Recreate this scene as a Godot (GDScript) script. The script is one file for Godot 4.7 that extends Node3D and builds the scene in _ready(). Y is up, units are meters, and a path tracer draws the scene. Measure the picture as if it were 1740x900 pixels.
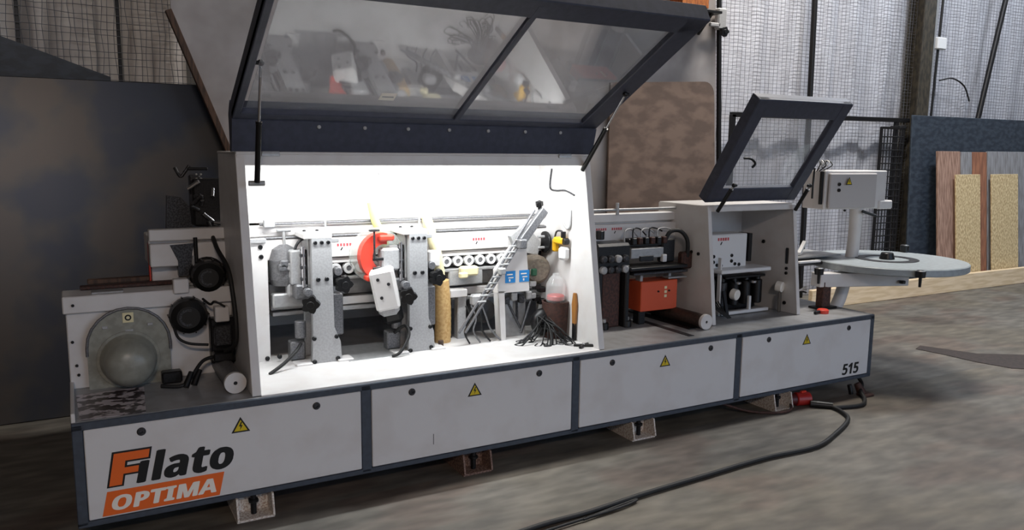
extends Node3D

var M := {}
var rng := RandomNumberGenerator.new()

# ------------------------------------------------------------------ shapes
func S() -> SurfaceTool:
	var st := SurfaceTool.new()
	st.begin(Mesh.PRIMITIVE_TRIANGLES)
	return st

func tri3(st: SurfaceTool, a: Vector3, b: Vector3, c: Vector3, na: Vector3, nb: Vector3, nc: Vector3) -> void:
	if (b - a).cross(c - a).dot(na + nb + nc) > 0.0:
		var t := b
		b = c
		c = t
		t = nb
		nb = nc
		nc = t
	st.set_normal(na)
	st.add_vertex(a)
	st.set_normal(nb)
	st.add_vertex(b)
	st.set_normal(nc)
	st.add_vertex(c)

func poly(st: SurfaceTool, p: Array, n: Vector3) -> void:
	for i in range(1, p.size() - 1):
		tri3(st, p[0], p[i], p[i + 1], n, n, n)

# chamfered box; b turns it about its centre
func box(st: SurfaceTool, c: Vector3, s: Vector3, ch := 0.003, b := Basis()) -> void:
	var h := s * 0.5
	ch = minf(ch, minf(h.x, minf(h.y, h.z)) * 0.9)
	var k := h - Vector3(ch, ch, ch)
	for ax in 3:
		var u := (ax + 1) % 3
		var v := (ax + 2) % 3
		for sg in [-1.0, 1.0]:
			var n := Vector3()
			n[ax] = sg
			var q := []
			for e in [[-1, -1], [1, -1], [1, 1], [-1, 1]]:
				var p := Vector3()
				p[ax] = sg * h[ax]
				p[u] = e[0] * k[u]
				p[v] = e[1] * k[v]
				q.append(c + b * p)
			poly(st, q, b * n)
	if ch <= 0.0:
		return
	for ax in 3:
		var u := (ax + 1) % 3
		var v := (ax + 2) % 3
		for su in [-1.0, 1.0]:
			for sv in [-1.0, 1.0]:
				var q := []
				for e in [[-1, 0], [1, 0], [1, 1], [-1, 1]]:
					var p := Vector3()
					p[ax] = e[0] * k[ax]
					p[u] = su * (h[u] if e[1] == 0 else k[u])
					p[v] = sv * (k[v] if e[1] == 0 else h[v])
					q.append(c + b * p)
				var n := Vector3()
				n[u] = su
				n[v] = sv
				poly(st, q, b * n.normalized())
	for sx in [-1.0, 1.0]:
		for sy in [-1.0, 1.0]:
			for sz in [-1.0, 1.0]:
				var g := Vector3(sx, sy, sz)
				var n := b * g.normalized()
				tri3(st, c + b * (g * Vector3(h.x, k.y, k.z)), c + b * (g * Vector3(k.x, h.y, k.z)), c + b * (g * Vector3(k.x, k.y, h.z)), n, n, n)

# a bar of w x t between two points
func bar(st: SurfaceTool, a: Vector3, b: Vector3, w: float, t: float, up := Vector3.UP, ch := 0.002) -> void:
	var z := (b - a).normalized()
	var x := up.cross(z)
	x = Vector3.RIGHT if x.length() < 0.01 else x.normalized()
	box(st, (a + b) * 0.5, Vector3(w, t, a.distance_to(b)), ch, Basis(x, z.cross(x), z))

func frame_of(d: Vector3) -> Basis:
	var z := d.normalized()
	var x := (Vector3.UP if absf(z.y) < 0.9 else Vector3.RIGHT).cross(z).normalized()
	return Basis(x, z.cross(x), z)

# turned shape: profile of (distance along, radius)
func lathe(st: SurfaceTool, a: Vector3, d: Vector3, prof: Array, n := 18, smooth := false) -> void:
	var f := frame_of(d)
	for i in prof.size() - 1:
		var p: Vector2 = prof[i]
		var q: Vector2 = prof[i + 1]
		var e := q - p
		if e.length() < 1e-6:
			continue
		var nn := Vector2(-e.y, e.x).normalized()
		var n0 := nn
		var n1 := nn
		if smooth:
			if i > 0:
				var w: Vector2 = p - prof[i - 1]
				n0 = (nn + Vector2(-w.y, w.x).normalized()).normalized()
			if i < prof.size() - 2:
				var w: Vector2 = prof[i + 2] - q
				n1 = (nn + Vector2(-w.y, w.x).normalized()).normalized()
		for j in n:
			var t0 := TAU * j / n
			var t1 := TAU * (j + 1) / n
			var r0 := f.x * cos(t0) + f.y * sin(t0)
			var r1 := f.x * cos(t1) + f.y * sin(t1)
			var A := a + f.z * p.x + r0 * p.y
			var B := a + f.z * p.x + r1 * p.y
			var C := a + f.z * q.x + r1 * q.y
			var D := a + f.z * q.x + r0 * q.y
			var NA := f.z * n0.x + r0 * n0.y
			var NB := f.z * n0.x + r1 * n0.y
			var NC := f.z * n1.x + r1 * n1.y
			var ND := f.z * n1.x + r0 * n1.y
			if q.y > 1e-6:
				tri3(st, A, C, D, NA, NC, ND)
			if p.y > 1e-6:
				tri3(st, A, B, C, NA, NB, NC)

func cyl(st: SurfaceTool, a: Vector3, b: Vector3, r: float, r2 := -1.0, n := 16) -> void:
	if r2 < 0.0:
		r2 = r
	var l := a.distance_to(b)
	var c := minf(minf(r, r2) * 0.12, l * 0.2)
	lathe(st, a, b - a, [Vector2(0, 0), Vector2(0, r - c), Vector2(c, r), Vector2(l - c, r2), Vector2(l, r2 - c), Vector2(l, 0)], n)

func ring(st: SurfaceTool, a: Vector3, b: Vector3, ro: float, ri: float, n := 20) -> void:
	var l := a.distance_to(b)
	lathe(st, a, b - a, [Vector2(0, ri), Vector2(0, ro - 0.001), Vector2(0.001, ro), Vector2(l - 0.001, ro), Vector2(l, ro - 0.001), Vector2(l, ri), Vector2(0, ri)], n)

func ball(st: SurfaceTool, c: Vector3, r: Vector3, n := 14) -> void:
	for i in n / 2:
		for j in n:
			var q := []
			for e in [[0, 0], [1, 0], [1, 1], [0, 1]]:
				var th: float = PI * (i + e[0]) / (n / 2)
				var ph: float = TAU * (j + e[1]) / n
				q.append(Vector3(sin(th) * cos(ph), cos(th), sin(th) * sin(ph)))
			var nn := []
			for v in q:
				nn.append((v / r).normalized())
			if i > 0:
				tri3(st, c + q[0] * r, c + q[2] * r, c + q[3] * r, nn[0], nn[2], nn[3])
			if i < n / 2 - 1:
				tri3(st, c + q[0] * r, c + q[1] * r, c + q[2] * r, nn[0], nn[1], nn[2])

func smooth_path(p: Array, per := 6) -> Array:
	var out := []
	for i in p.size() - 1:
		var a: Vector3 = p[maxi(i - 1, 0)]
		var b: Vector3 = p[i]
		var c: Vector3 = p[i + 1]
		var d: Vector3 = p[mini(i + 2, p.size() - 1)]
		for k in per:
			out.append(b.cubic_interpolate(c, a, d, float(k) / per))
	out.append(p[-1])
	return out

func tube(st: SurfaceTool, path: Array, r: float, n := 8, per := 6, ripple := 0.0) -> void:
	var p := smooth_path(path, per) if per > 0 else path
	var rings := []
	var x := Vector3.ZERO
	for i in p.size():
		var d: Vector3 = (p[mini(i + 1, p.size() - 1)] - p[maxi(i - 1, 0)]).normalized()
		if x == Vector3.ZERO:
			x = frame_of(d).x
		x = (x - d * x.dot(d)).normalized()
		var y := d.cross(x)
		var rr := r + (ripple if i % 2 == 0 else 0.0)
		var row := []
		for j in n:
			var t := TAU * j / n
			var v := x * cos(t) + y * sin(t)
			row.append([p[i] + v * rr, v])
		rings.append(row)
	for i in rings.size() - 1:
		for j in n:
			var a = rings[i][j]
			var b = rings[i][(j + 1) % n]
			var c = rings[i + 1][(j + 1) % n]
			var d = rings[i + 1][j]
			tri3(st, a[0], b[0], c[0], a[1], b[1], c[1])
			tri3(st, a[0], c[0], d[0], a[1], c[1], d[1])
	for e in [0, rings.size() - 1]:
		var q := []
		for v in rings[e]:
			q.append(v[0])
		var nn: Vector3 = (p[0] - p[1]).normalized() if e == 0 else (p[-1] - p[-2]).normalized()
		poly(st, q, nn)

# an outline in the plane (ux, uy) through o, given the thickness dv
func prism(st: SurfaceTool, pts: Array, o: Vector3, ux: Vector3, uy: Vector3, dv: Vector3) -> void:
	var pp := PackedVector2Array(pts)
	if Geometry2D.is_polygon_clockwise(pp):
		pp.reverse()
	var ix := Geometry2D.triangulate_polygon(pp)
	var n := dv.normalized()
	var at := func(v: Vector2) -> Vector3: return o + ux * v.x + uy * v.y
	for i in range(0, ix.size(), 3):
		var a: Vector3 = at.call(pp[ix[i]])
		var b: Vector3 = at.call(pp[ix[i + 1]])
		var c: Vector3 = at.call(pp[ix[i + 2]])
		tri3(st, a, b, c, -n, -n, -n)
		tri3(st, a + dv, b + dv, c + dv, n, n, n)
	for i in pp.size():
		var p := pp[i]
		var q := pp[(i + 1) % pp.size()]
		var e := (q - p).normalized()
		var m := (ux * e.y - uy * e.x).normalized()
		var a: Vector3 = at.call(p)
		var b: Vector3 = at.call(q)
		poly(st, [a, b, b + dv, a + dv], m)

func rounded(x0: float, y0: float, x1: float, y1: float, r: float, n := 4) -> Array:
	var out := []
	for k in [[x1 - r, y1 - r, 0.0], [x0 + r, y1 - r, 0.25], [x0 + r, y0 + r, 0.5], [x1 - r, y0 + r, 0.75]]:
		for i in n + 1:
			var t: float = TAU * (k[2] + 0.25 * i / n)
			out.append(Vector2(k[0] + r * cos(t), k[1] + r * sin(t)))
	return out

func star_knob(st: SurfaceTool, c: Vector3, d: Vector3, r: float, h: float) -> void:
	var f := frame_of(d)
	var pts := []
	for i in 20:
		var t := TAU * i / 20.0
		pts.append(Vector2(cos(t), sin(t)) * r * (0.86 + 0.14 * cos(t * 5.0)))
	prism(st, pts, c, f.x, f.y, f.z * h)
	cyl(st, c + f.z * h, c + f.z * (h + 0.006), r * 0.4)
	cyl(st, c - f.z * 0.02, c, r * 0.45)

func V(x: float, y: float, z: float) -> Vector3:
	return Vector3(x, y, z)

# ------------------------------------------------------------------ nodes
func ob(called: String, st: SurfaceTool, m: Material, parent: Node3D = self) -> MeshInstance3D:
	var o := MeshInstance3D.new()
	o.name = called
	o.mesh = st.commit()
	o.material_override = m
	parent.add_child(o, true)
	return o

func part(called: String, parent: Node3D, label := "") -> Node3D:
	var o := Node3D.new()
	o.name = called
	parent.add_child(o, true)
	if label:
		o.set_meta("label", label)
	return o

func tag(o: Node3D, label: String, category: String, group := "") -> Node3D:
	o.set_meta("label", label)
	o.set_meta("category", category)
	if group:
		o.set_meta("group", group)
	return o

func thing(called: String, at: Vector3, label: String, category: String, group := "") -> Node3D:
	var o := Node3D.new()
	o.name = called
	o.position = at
	add_child(o, true)
	return tag(o, label, category, group)

func struct(called: String, st: SurfaceTool, m: Material) -> MeshInstance3D:
	var o := ob(called, st, m)
	o.set_meta("kind", "structure")
	return o

func bx(called: String, m: Material, parent: Node3D, c: Vector3, s: Vector3, ch := 0.003) -> MeshInstance3D:
	var st := S()
	box(st, c, s, ch)
	return ob(called, st, m, parent)

func cy(called: String, m: Material, parent: Node3D, a: Vector3, b: Vector3, r: float, r2 := -1.0) -> MeshInstance3D:
	var st := S()
	cyl(st, a, b, r, r2)
	return ob(called, st, m, parent)

func dots(called: String, m: Material, parent: Node3D, pts: Array, d: Vector3, r: float) -> void:
	for p in pts:
		var st := S()
		lathe(st, p - d * 0.004, d, [Vector2(0, r), Vector2(0.009, r), Vector2(0.011, r * 0.8), Vector2(0.011, r * 0.45), Vector2(0.007, r * 0.42), Vector2(0.007, 0)], 10)
		ob(called, st, m, parent)

# ------------------------------------------------------------------ materials
func mat(c: Color, rough := 0.5, metal := 0.0, spec := 0.5) -> StandardMaterial3D:
	var m := StandardMaterial3D.new()
	m.albedo_color = c
	m.roughness = rough
	m.metallic = metal
	m.metallic_specular = spec
	return m

func noise_tex(c1: Color, c2: Color, freq: float, sd: int, oct := 4, size := 512, lo := 0.3, hi := 0.7) -> NoiseTexture2D:
	var n := FastNoiseLite.new()
	n.seed = sd
	n.noise_type = FastNoiseLite.TYPE_SIMPLEX_SMOOTH
	n.frequency = freq
	n.fractal_octaves = oct
	var g := Gradient.new()
	g.offsets = PackedFloat32Array([lo, hi])
	g.colors = PackedColorArray([c1, c2])
	var t := NoiseTexture2D.new()
	t.width = size
	t.height = size
	t.seamless = true
	t.noise = n
	t.color_ramp = g
	return t

func noisy(c1: Color, c2: Color, freq: float, tile: Vector3, rough := 0.5, metal := 0.0, sd := 1, lo := 0.3, hi := 0.7) -> StandardMaterial3D:
	var m := mat(Color.WHITE, rough, metal)
	m.albedo_texture = noise_tex(c1, c2, freq, sd, 4, 512, lo, hi)
	m.uv1_triplanar = true
	m.uv1_world_triplanar = true
	m.uv1_scale = tile
	return m

func relief(m: StandardMaterial3D, freq: float, sd: int, strength: float, scale_n := 1.0) -> StandardMaterial3D:
	var n := FastNoiseLite.new()
	n.seed = sd
	n.frequency = freq
	n.fractal_octaves = 4
	var t := NoiseTexture2D.new()
	t.width = 512
	t.height = 512
	t.seamless = true
	t.as_normal_map = true
	t.bump_strength = strength
	t.noise = n
	m.normal_enabled = true
	m.normal_texture = t
	m.normal_scale = scale_n
	return m

func glow(c: Color, e: float) -> StandardMaterial3D:
	var m := mat(c, 0.5)
	m.emission_enabled = true
	m.emission = c
	m.emission_energy_multiplier = e
	return m

func glass(c: Color, rough := 0.03) -> StandardMaterial3D:
	var m := mat(c, rough)
	m.transparency = BaseMaterial3D.TRANSPARENCY_ALPHA
	return m

func make_materials() -> void:
	M.white = noisy(Color(0.83, 0.82, 0.815), Color(0.81, 0.795, 0.785), 0.012, V(1.1, 1.1, 1.1), 0.42, 0.0, 3, 0.35, 0.8)
	M.panel = noisy(Color(0.83, 0.825, 0.825), Color(0.805, 0.795, 0.79), 0.01, V(0.8, 0.8, 0.8), 0.38, 0.0, 4, 0.4, 0.85)
	M.dark = noisy(Color(0.25, 0.28, 0.325), Color(0.225, 0.25, 0.29), 0.03, V(1.5, 1.5, 1.5), 0.5, 0.0, 5)
	M.lid = noisy(Color(0.245, 0.26, 0.325), Color(0.215, 0.23, 0.285), 0.03, V(1.5, 1.5, 1.5), 0.5, 0.0, 6)
	M.table = noisy(Color(0.6, 0.605, 0.615), Color(0.54, 0.535, 0.535), 0.014, V(1.4, 1.4, 1.4), 0.36, 0.1, 7, 0.35, 0.95)
	M.alu = noisy(Color(0.67, 0.67, 0.67), Color(0.63, 0.63, 0.63), 0.03, V(2, 2, 2), 0.38, 0.4, 8)
	M.cast = noisy(Color(0.66, 0.66, 0.665), Color(0.62, 0.62, 0.62), 0.05, V(3, 3, 3), 0.5, 0.15, 9)
	M.midgrey = noisy(Color(0.47, 0.47, 0.48), Color(0.38, 0.38, 0.385), 0.06, V(3, 3, 3), 0.42, 0.3, 73)
	M.gunmetal = noisy(Color(0.3, 0.3, 0.31), Color(0.17, 0.17, 0.18), 0.06, V(3, 3, 3), 0.42, 0.5, 10)
	M.darksteel = noisy(Color(0.13, 0.125, 0.13), Color(0.075, 0.075, 0.08), 0.06, V(3, 3, 3), 0.4, 0.35, 11)
	M.black = mat(Color(0.05, 0.05, 0.055), 0.38)
	M.rubber = mat(Color(0.06, 0.058, 0.06), 0.62)
	M.chrome = mat(Color(0.82, 0.82, 0.83), 0.18, 0.95)
	M.red = mat(Color(0.84, 0.25, 0.18), 0.4)
	M.orange = noisy(Color(0.86, 0.36, 0.2), Color(0.74, 0.28, 0.15), 0.2, V(4, 4, 4), 0.5, 0.0, 12)
	M.hose = noisy(Color(0.79, 0.66, 0.45), Color(0.7, 0.55, 0.34), 0.03, V(3, 3, 3), 0.5, 0.0, 13)
	M.cream = mat(Color(0.86, 0.82, 0.66), 0.45)
	M.yellow = mat(Color(0.88, 0.68, 0.08), 0.45)
	M.blue = mat(Color(0.1, 0.5, 0.78), 0.5)
	M.reel = noisy(Color(0.64, 0.675, 0.69), Color(0.6, 0.63, 0.645), 0.02, V(2, 2, 2), 0.35, 0.0, 72)
	M.plastic = mat(Color(0.86, 0.86, 0.86), 0.4)
	M.ink = mat(Color(0.03, 0.03, 0.03), 0.5)
	M.logo_orange = mat(Color(0.9, 0.4, 0.12), 0.45)
	M.print_white = mat(Color(0.92, 0.9, 0.86), 0.5)
	M.sign_yellow = mat(Color(0.82, 0.72, 0.08), 0.45)
	M.print_red = mat(Color(0.75, 0.3, 0.32), 0.5)
	M.smoked = noisy(Color(0.57, 0.57, 0.53), Color(0.51, 0.51, 0.475), 0.02, V(2, 2, 2), 0.35, 0.0, 14)
	M.pane = glass(Color(0.7, 0.72, 0.75, 0.22), 0.01)
	M.clear = glass(Color(0.9, 0.92, 0.92, 0.25), 0.05)
	M.clear_dim = glass(Color(0.75, 0.78, 0.75, 0.3), 0.08)
	M.brown_wood = noisy(Color(0.36, 0.26, 0.2), Color(0.24, 0.18, 0.145), 0.02, V(6, 0.7, 6), 0.7, 0.0, 15)
	M.rust = noisy(Color(0.32, 0.2, 0.17), Color(0.22, 0.15, 0.13), 0.03, V(3, 3, 3), 0.7, 0.1, 16)
	M.rod_brown = noisy(Color(0.29, 0.235, 0.21), Color(0.21, 0.17, 0.155), 0.03, V(3, 3, 3), 0.55, 0.15, 74)
	M.foot = noisy(Color(0.85, 0.83, 0.8), Color(0.66, 0.58, 0.53), 0.03, V(5, 5, 5), 0.6, 0.0, 17, 0.4, 0.8)
	M.foot_rust = noisy(Color(0.55, 0.45, 0.4), Color(0.35, 0.26, 0.23), 0.03, V(5, 5, 5), 0.7, 0.0, 18)
	M.wire = mat(Color(0.42, 0.42, 0.44), 0.5, 0.2)
	M.foil = relief(noisy(Color(0.84, 0.84, 0.865), Color(0.77, 0.765, 0.785), 0.01, V(0.9, 0.2, 0.9), 0.42, 0.15, 19, 0.25, 0.8), 0.012, 20, 4.0, 0.12)
	M.foil_warm = relief(noisy(Color(0.86, 0.83, 0.8), Color(0.75, 0.715, 0.69), 0.01, V(1.1, 0.2, 1.1), 0.5, 0.1, 21, 0.25, 0.8), 0.012, 22, 4.0, 0.12)
	M.slate = noisy(Color(0.225, 0.242, 0.275), Color(0.3, 0.29, 0.28), 0.006, V(0.5, 0.5, 0.5), 0.36, 0.75, 23, 0.35, 0.7)
	M.slate_blue = noisy(Color(0.23, 0.265, 0.305), Color(0.165, 0.195, 0.235), 0.02, V(0.8, 1.6, 0.8), 0.45, 0.0, 25)
	M.sheet = noisy(Color(0.65, 0.63, 0.625), Color(0.58, 0.555, 0.545), 0.008, V(0.5, 0.5, 0.5), 0.45, 0.1, 26)
	M.ply_old = noisy(Color(0.47, 0.395, 0.35), Color(0.38, 0.315, 0.28), 0.01, V(0.7, 1.3, 0.7), 0.75, 0.0, 27)
	M.column = noisy(Color(0.27, 0.245, 0.2), Color(0.18, 0.165, 0.14), 0.02, V(2, 0.8, 2), 0.6, 0.1, 28)
	M.pine = noisy(Color(0.93, 0.84, 0.71), Color(0.86, 0.76, 0.61), 0.012, V(0.4, 4, 4), 0.65, 0.0, 29)
	M.osb = noisy(Color(0.88, 0.8, 0.63), Color(0.68, 0.58, 0.42), 0.05, V(1.6, 0.9, 1.6), 0.75, 0.0, 30, 0.25, 0.75)
	M.plank_red = noisy(Color(0.68, 0.55, 0.48), Color(0.52, 0.4, 0.34), 0.015, V(5, 0.5, 5), 0.75, 0.0, 31)
	M.plank_orange = noisy(Color(0.64, 0.43, 0.32), Color(0.5, 0.33, 0.25), 0.015, V(5, 0.5, 5), 0.75, 0.0, 32)
	M.plank_grey = noisy(Color(0.58, 0.58, 0.59), Color(0.46, 0.45, 0.45), 0.015, V(5, 0.5, 5), 0.75, 0.0, 33)
	M.wall = noisy(Color(0.5, 0.48, 0.46), Color(0.4, 0.38, 0.36), 0.01, V(0.5, 0.5, 0.5), 0.85, 0.0, 34)
	M.ceil = mat(Color(0.55, 0.54, 0.53), 0.85)
	M.crate = noisy(Color(0.72, 0.42, 0.16), Color(0.55, 0.3, 0.12), 0.03, V(4, 1, 4), 0.7, 0.0, 35)

# concrete: broad patches, streaks dragged along the hall, stains; drawn once as an image
func floor_material() -> StandardMaterial3D:
	var w := 1024
	var h := 1024
	var kinds := []
	for k in [[41, 0.004, 4], [42, 0.02, 4], [43, 0.011, 3], [44, 0.006, 3], [45, 0.05, 3]]:
		var n := FastNoiseLite.new()
		n.seed = k[0]
		n.frequency = k[1]
		n.fractal_octaves = k[2]
		kinds.append(n)
	var im := Image.create(w, h, false, Image.FORMAT_RGB8)
	var c_warm := Color(0.405, 0.382, 0.34)
	var c_cool := Color(0.42, 0.405, 0.378)
	var c_brown := Color(0.38, 0.31, 0.275)
	var c_dark := Color(0.25, 0.215, 0.195)
	for y in h:
		for x in w:
			var big: float = kinds[0].get_noise_2d(x, y) * 0.5 + 0.5
			var streak: float = kinds[1].get_noise_2d(x * 0.28, y * 1.5) * 0.5 + 0.5
			var patch: float = kinds[2].get_noise_2d(x * 0.7, y * 1.4) * 0.5 + 0.5
			var oil: float = kinds[3].get_noise_2d(x + 300.0, y) * 0.5 + 0.5
			var fine: float = kinds[4].get_noise_2d(x * 0.6, y * 2.0)
			var c := c_warm.lerp(c_cool, smoothstep(0.35, 0.65, big))
			c = c.lerp(c_brown, smoothstep(0.5, 0.72, patch) * 0.45)
			c = c.lerp(c_dark, smoothstep(0.58, 0.8, oil) * 0.45)
			c = c * (0.86 + 0.2 * streak + 0.22 * fine)
			im.set_pixel(x, y, c)
	var m := mat(Color.WHITE, 0.62)
	m.albedo_texture = ImageTexture.create_from_image(im)
	m.uv1_triplanar = true
	m.uv1_world_triplanar = true
	m.uv1_scale = V(0.11, 0.11, 0.11)
	relief(m, 0.03, 46, 3.0, 0.3)
	return m

# ------------------------------------------------------------------ main
func _ready() -> void:
	rng.seed = 7
	# camera
	var yaw := 1.06285913
	var pitch := 0.14423668
	var roll := 0.01138313
	var fwd := V(cos(yaw) * cos(pitch), -sin(pitch), -sin(yaw) * cos(pitch))
	var rt := fwd.cross(Vector3.UP).normalized()
	var up := rt.cross(fwd)
	var r2 := rt * cos(roll) + up * sin(roll)
	var u2 := up * cos(roll) - rt * sin(roll)
	var cam := Camera3D.new()
	cam.name = "camera"
	cam.fov = 36.8979
	cam.near = 0.05
	cam.far = 200.0
	cam.transform = Transform3D(Basis(r2, u2, -fwd), V(0.0484, 1.5, 3.1829))
	add_child(cam)
	cam.current = true
	# sky and exposure
	var we := WorldEnvironment.new()
	we.name = "world"
	var env := Environment.new()
	env.background_mode = Environment.BG_SKY
	var sky := Sky.new()
	var pm := ProceduralSkyMaterial.new()
	pm.sky_top_color = Color(0.55, 0.66, 0.82)
	pm.sky_horizon_color = Color(0.8, 0.85, 0.9)
	pm.ground_bottom_color = Color(0.35, 0.34, 0.33)
	pm.ground_horizon_color = Color(0.55, 0.56, 0.57)
	sky.sky_material = pm
	env.sky = sky
	env.background_energy_multiplier = 4.0
	env.tonemap_mode = Environment.TONE_MAPPER_LINEAR
	env.tonemap_exposure = 0.88
	env.sdfgi_enabled = true
	env.ssao_enabled = true
	env.ssil_enabled = true
	we.environment = env
	add_child(we)
	make_materials()
	build_hall()
	build_lamps()
	build_back_things()
	build_machine()
	build_floor_things()

# ------------------------------------------------------------------ the hall
func bay_lamp(at: Vector3, energy: float, size: Vector2, col: Color, label: String) -> void:
	var t := thing("bay_lamp", at, label, "lamp", "lamps under the hall ceiling")
	bx("housing", M.ceil, t, V(0, 0.06, 0), V(size.x + 0.1, 0.08, size.y + 0.1), 0.01)
	bx("diffuser", glow(col, 2.0), t, V(0, 0.012, 0), V(size.x, 0.016, size.y), 0.003)
	cy("hanger", M.gunmetal, t, V(0, 0.1, 0), V(0, 5.8 - at.y, 0), 0.01)
	var l := AreaLight3D.new()
	l.name = "light"
	l.area_size = size
	l.light_color = col
	l.light_energy = energy
	l.area_range = 40.0
	l.shadow_enabled = true
	l.position = V(0, -0.004, 0)
	l.rotation.x = -PI / 2
	t.add_child(l)

func build_lamps() -> void:
	var n := 0
	# a row over the back of the machines, one warm lamp at the front left
	var white := Color(1.0, 0.97, 0.93)
	var cool := Color(0.93, 0.96, 1.0)
	bay_lamp(V(5.0, 5.0, -0.7), 24.0, Vector2(1.4, 0.4), white, "bay lamp hung beyond the small lid of the machine")
	bay_lamp(V(7.8, 5.0, -0.7), 12.5, Vector2(1.4, 0.4), cool, "bay lamp hung before the steel column")
	bay_lamp(V(10.6, 5.0, -0.7), 12.0, Vector2(1.4, 0.4), cool, "bay lamp hung over the leaning boards at the right")
	bay_lamp(V(-0.9, 4.3, 7.2), 26.0, Vector2(1.0, 0.5), Color(1.0, 0.91, 0.83), "warm bay lamp hung at the front of the hall")

func build_hall() -> void:
	var st := S()
	box(st, V(4, -0.1, 3), V(19, 0.2, 13), 0.0)
	struct("floor", st, floor_material())
	st = S()
	box(st, V(4, 5.9, 3), V(19, 0.2, 13), 0.0)
	struct("ceiling", st, M.ceil)
	st = S()
	box(st, V(4, 2.9, -2.85), V(19, 5.8, 0.2), 0.0)
	var wall := struct("wall_back", st, M.wall)
	st = S()
	box(st, V(-5.1, 2.9, 3), V(0.2, 5.8, 12.6), 0.0)
	struct("wall_left", st, M.wall)
	# the front wall has the wide open gate that lets in the daylight
	st = S()
	# with a high window at its left
	box(st, V(-3.85, 2.9, 9.1), V(2.3, 5.8, 0.2), 0.0)
	box(st, V(1.2, 2.9, 9.1), V(2.6, 5.8, 0.2), 0.0)
	box(st, V(-1.4, 1.45, 9.1), V(2.6, 2.9, 0.2), 0.0)
	box(st, V(-1.4, 5.35, 9.1), V(2.6, 0.9, 0.2), 0.0)
	box(st, V(6.5, 5.1, 9.1), V(8.0, 1.4, 0.2), 0.0)
	box(st, V(12.0, 2.9, 9.1), V(3.0, 5.8, 0.2), 0.0)
	struct("wall_front", st, M.wall)
	st = S()
	box(st, V(13.1, 2.9, 3), V(0.2, 5.8, 12.6), 0.0)
	struct("wall_right", st, M.wall)
	st = S()
	box(st, V(4, -0.15, 19.6), V(40, 0.1, 20), 0.0)
	struct("ground", st, mat(Color(0.5, 0.49, 0.47), 0.9))
	# insulation sheets hung over the back wall
	var cuts := [[-2.2, -0.9, 0], [-0.9, -0.174, 0], [-0.174, 0.375, 0], [0.38, 0.78, 0], [5.0, 5.6, 1], [5.55, 6.19, 1], [6.19, 6.72, 1], [6.72, 7.16, 1], [7.14, 7.69, 1], [7.69, 8.42, 1], [8.4, 9.0, 1], [9.0, 9.82, 1], [9.8, 10.6, 1], [10.6, 11.6, 1]]
	var fn := FastNoiseLite.new()
	fn.seed = 51
	fn.frequency = 1.0
	for c in cuts:
		sheet(wall, c[0], c[1], M.foil_warm if c[2] == 0 else M.foil, fn)
	# wire netting stretched over the sheets
	for side in [[-2.2, 0.9, 1.5, 3.2, 0.036, 0.009, 0.045], [4.9, 11.5, 0.0, 4.2, 0.055, 0.005, 0.035]]:
		st = S()
		var x0: float = side[0]
		var x1: float = side[1]
		var k := 0
		while x0 + k * side[4] < x1:
			var p := []
			for i in 13:
				p.append(V(x0 + k * side[4] + rng.randf_range(-1, 1) * side[5], lerpf(side[2], side[3], i / 12.0), -2.565 + rng.randf_range(-0.004, 0.004)))
			tube(st, p, 0.0022, 3, 1)
			k += 1
		k = 0
		while side[2] + k * side[6] < side[3]:
			var p := []
			for i in 17:
				p.append(V(lerpf(x0, x1, i / 16.0), side[2] + k * side[6] + rng.randf_range(-1, 1) * side[5], -2.562 + rng.randf_range(-0.004, 0.004)))
			tube(st, p, 0.0022, 3, 1)
			k += 1
		var net := ob("wire_netting", st, M.wire, wall)
		net.set_meta("kind", "stuff")
	# seam laths of the left sheets
	for x in [-0.17, 0.378]:
		st = S()
		bar(st, V(x, 1.2, -2.59), V(x, 3.6, -2.59), 0.022, 0.012, Vector3.BACK)
		ob("seam_lath", st, M.darksteel, wall)
	# steel column: an H section with its stiffeners
	st = S()
	box(st, V(8.32, 2.9, -2.42), V(0.2, 5.8, 0.016), 0.002)
	box(st, V(8.32, 2.9, -2.6), V(0.2, 5.8, 0.016), 0.002)
	box(st, V(8.32, 2.9, -2.51), V(0.014, 5.8, 0.18), 0.002)
	struct("column", st, M.column)

func sheet(wall: Node3D, x0: float, x1: float, m: Material, fn: FastNoiseLite) -> void:
	var st := S()
	var nx := 22
	var ny := 46
	var y1 := 4.4
	var z := func(x: float, y: float) -> float:
		var e := minf((x - x0) / (x1 - x0), (x1 - x) / (x1 - x0))
		return -2.66 + 0.05 * smoothstep(0.0, 0.3, e) * (0.7 + fn.get_noise_2d(x * 3.2, y * 0.3)) + 0.008 * fn.get_noise_2d(x * 6.0, y * 1.5) + 0.006 * fn.get_noise_2d(x * 2.0 + 40.0, y * 7.0)
	st.set_smooth_group(0)
	for i in nx:
		for j in ny:
			var q := []
			for e in [[0, 0], [1, 0], [1, 1], [0, 1]]:
				var x := lerpf(x0, x1, float(i + e[0]) / nx)
				var y := lerpf(0.0, y1, float(j + e[1]) / ny)
				q.append(V(x, y, z.call(x, y)))
			for t in [[0, 2, 1], [0, 3, 2]]:
				for k in t:
					st.add_vertex(q[k])
	st.index()
	st.generate_normals()
	ob("insulation_sheet", st, m, wall)

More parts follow.
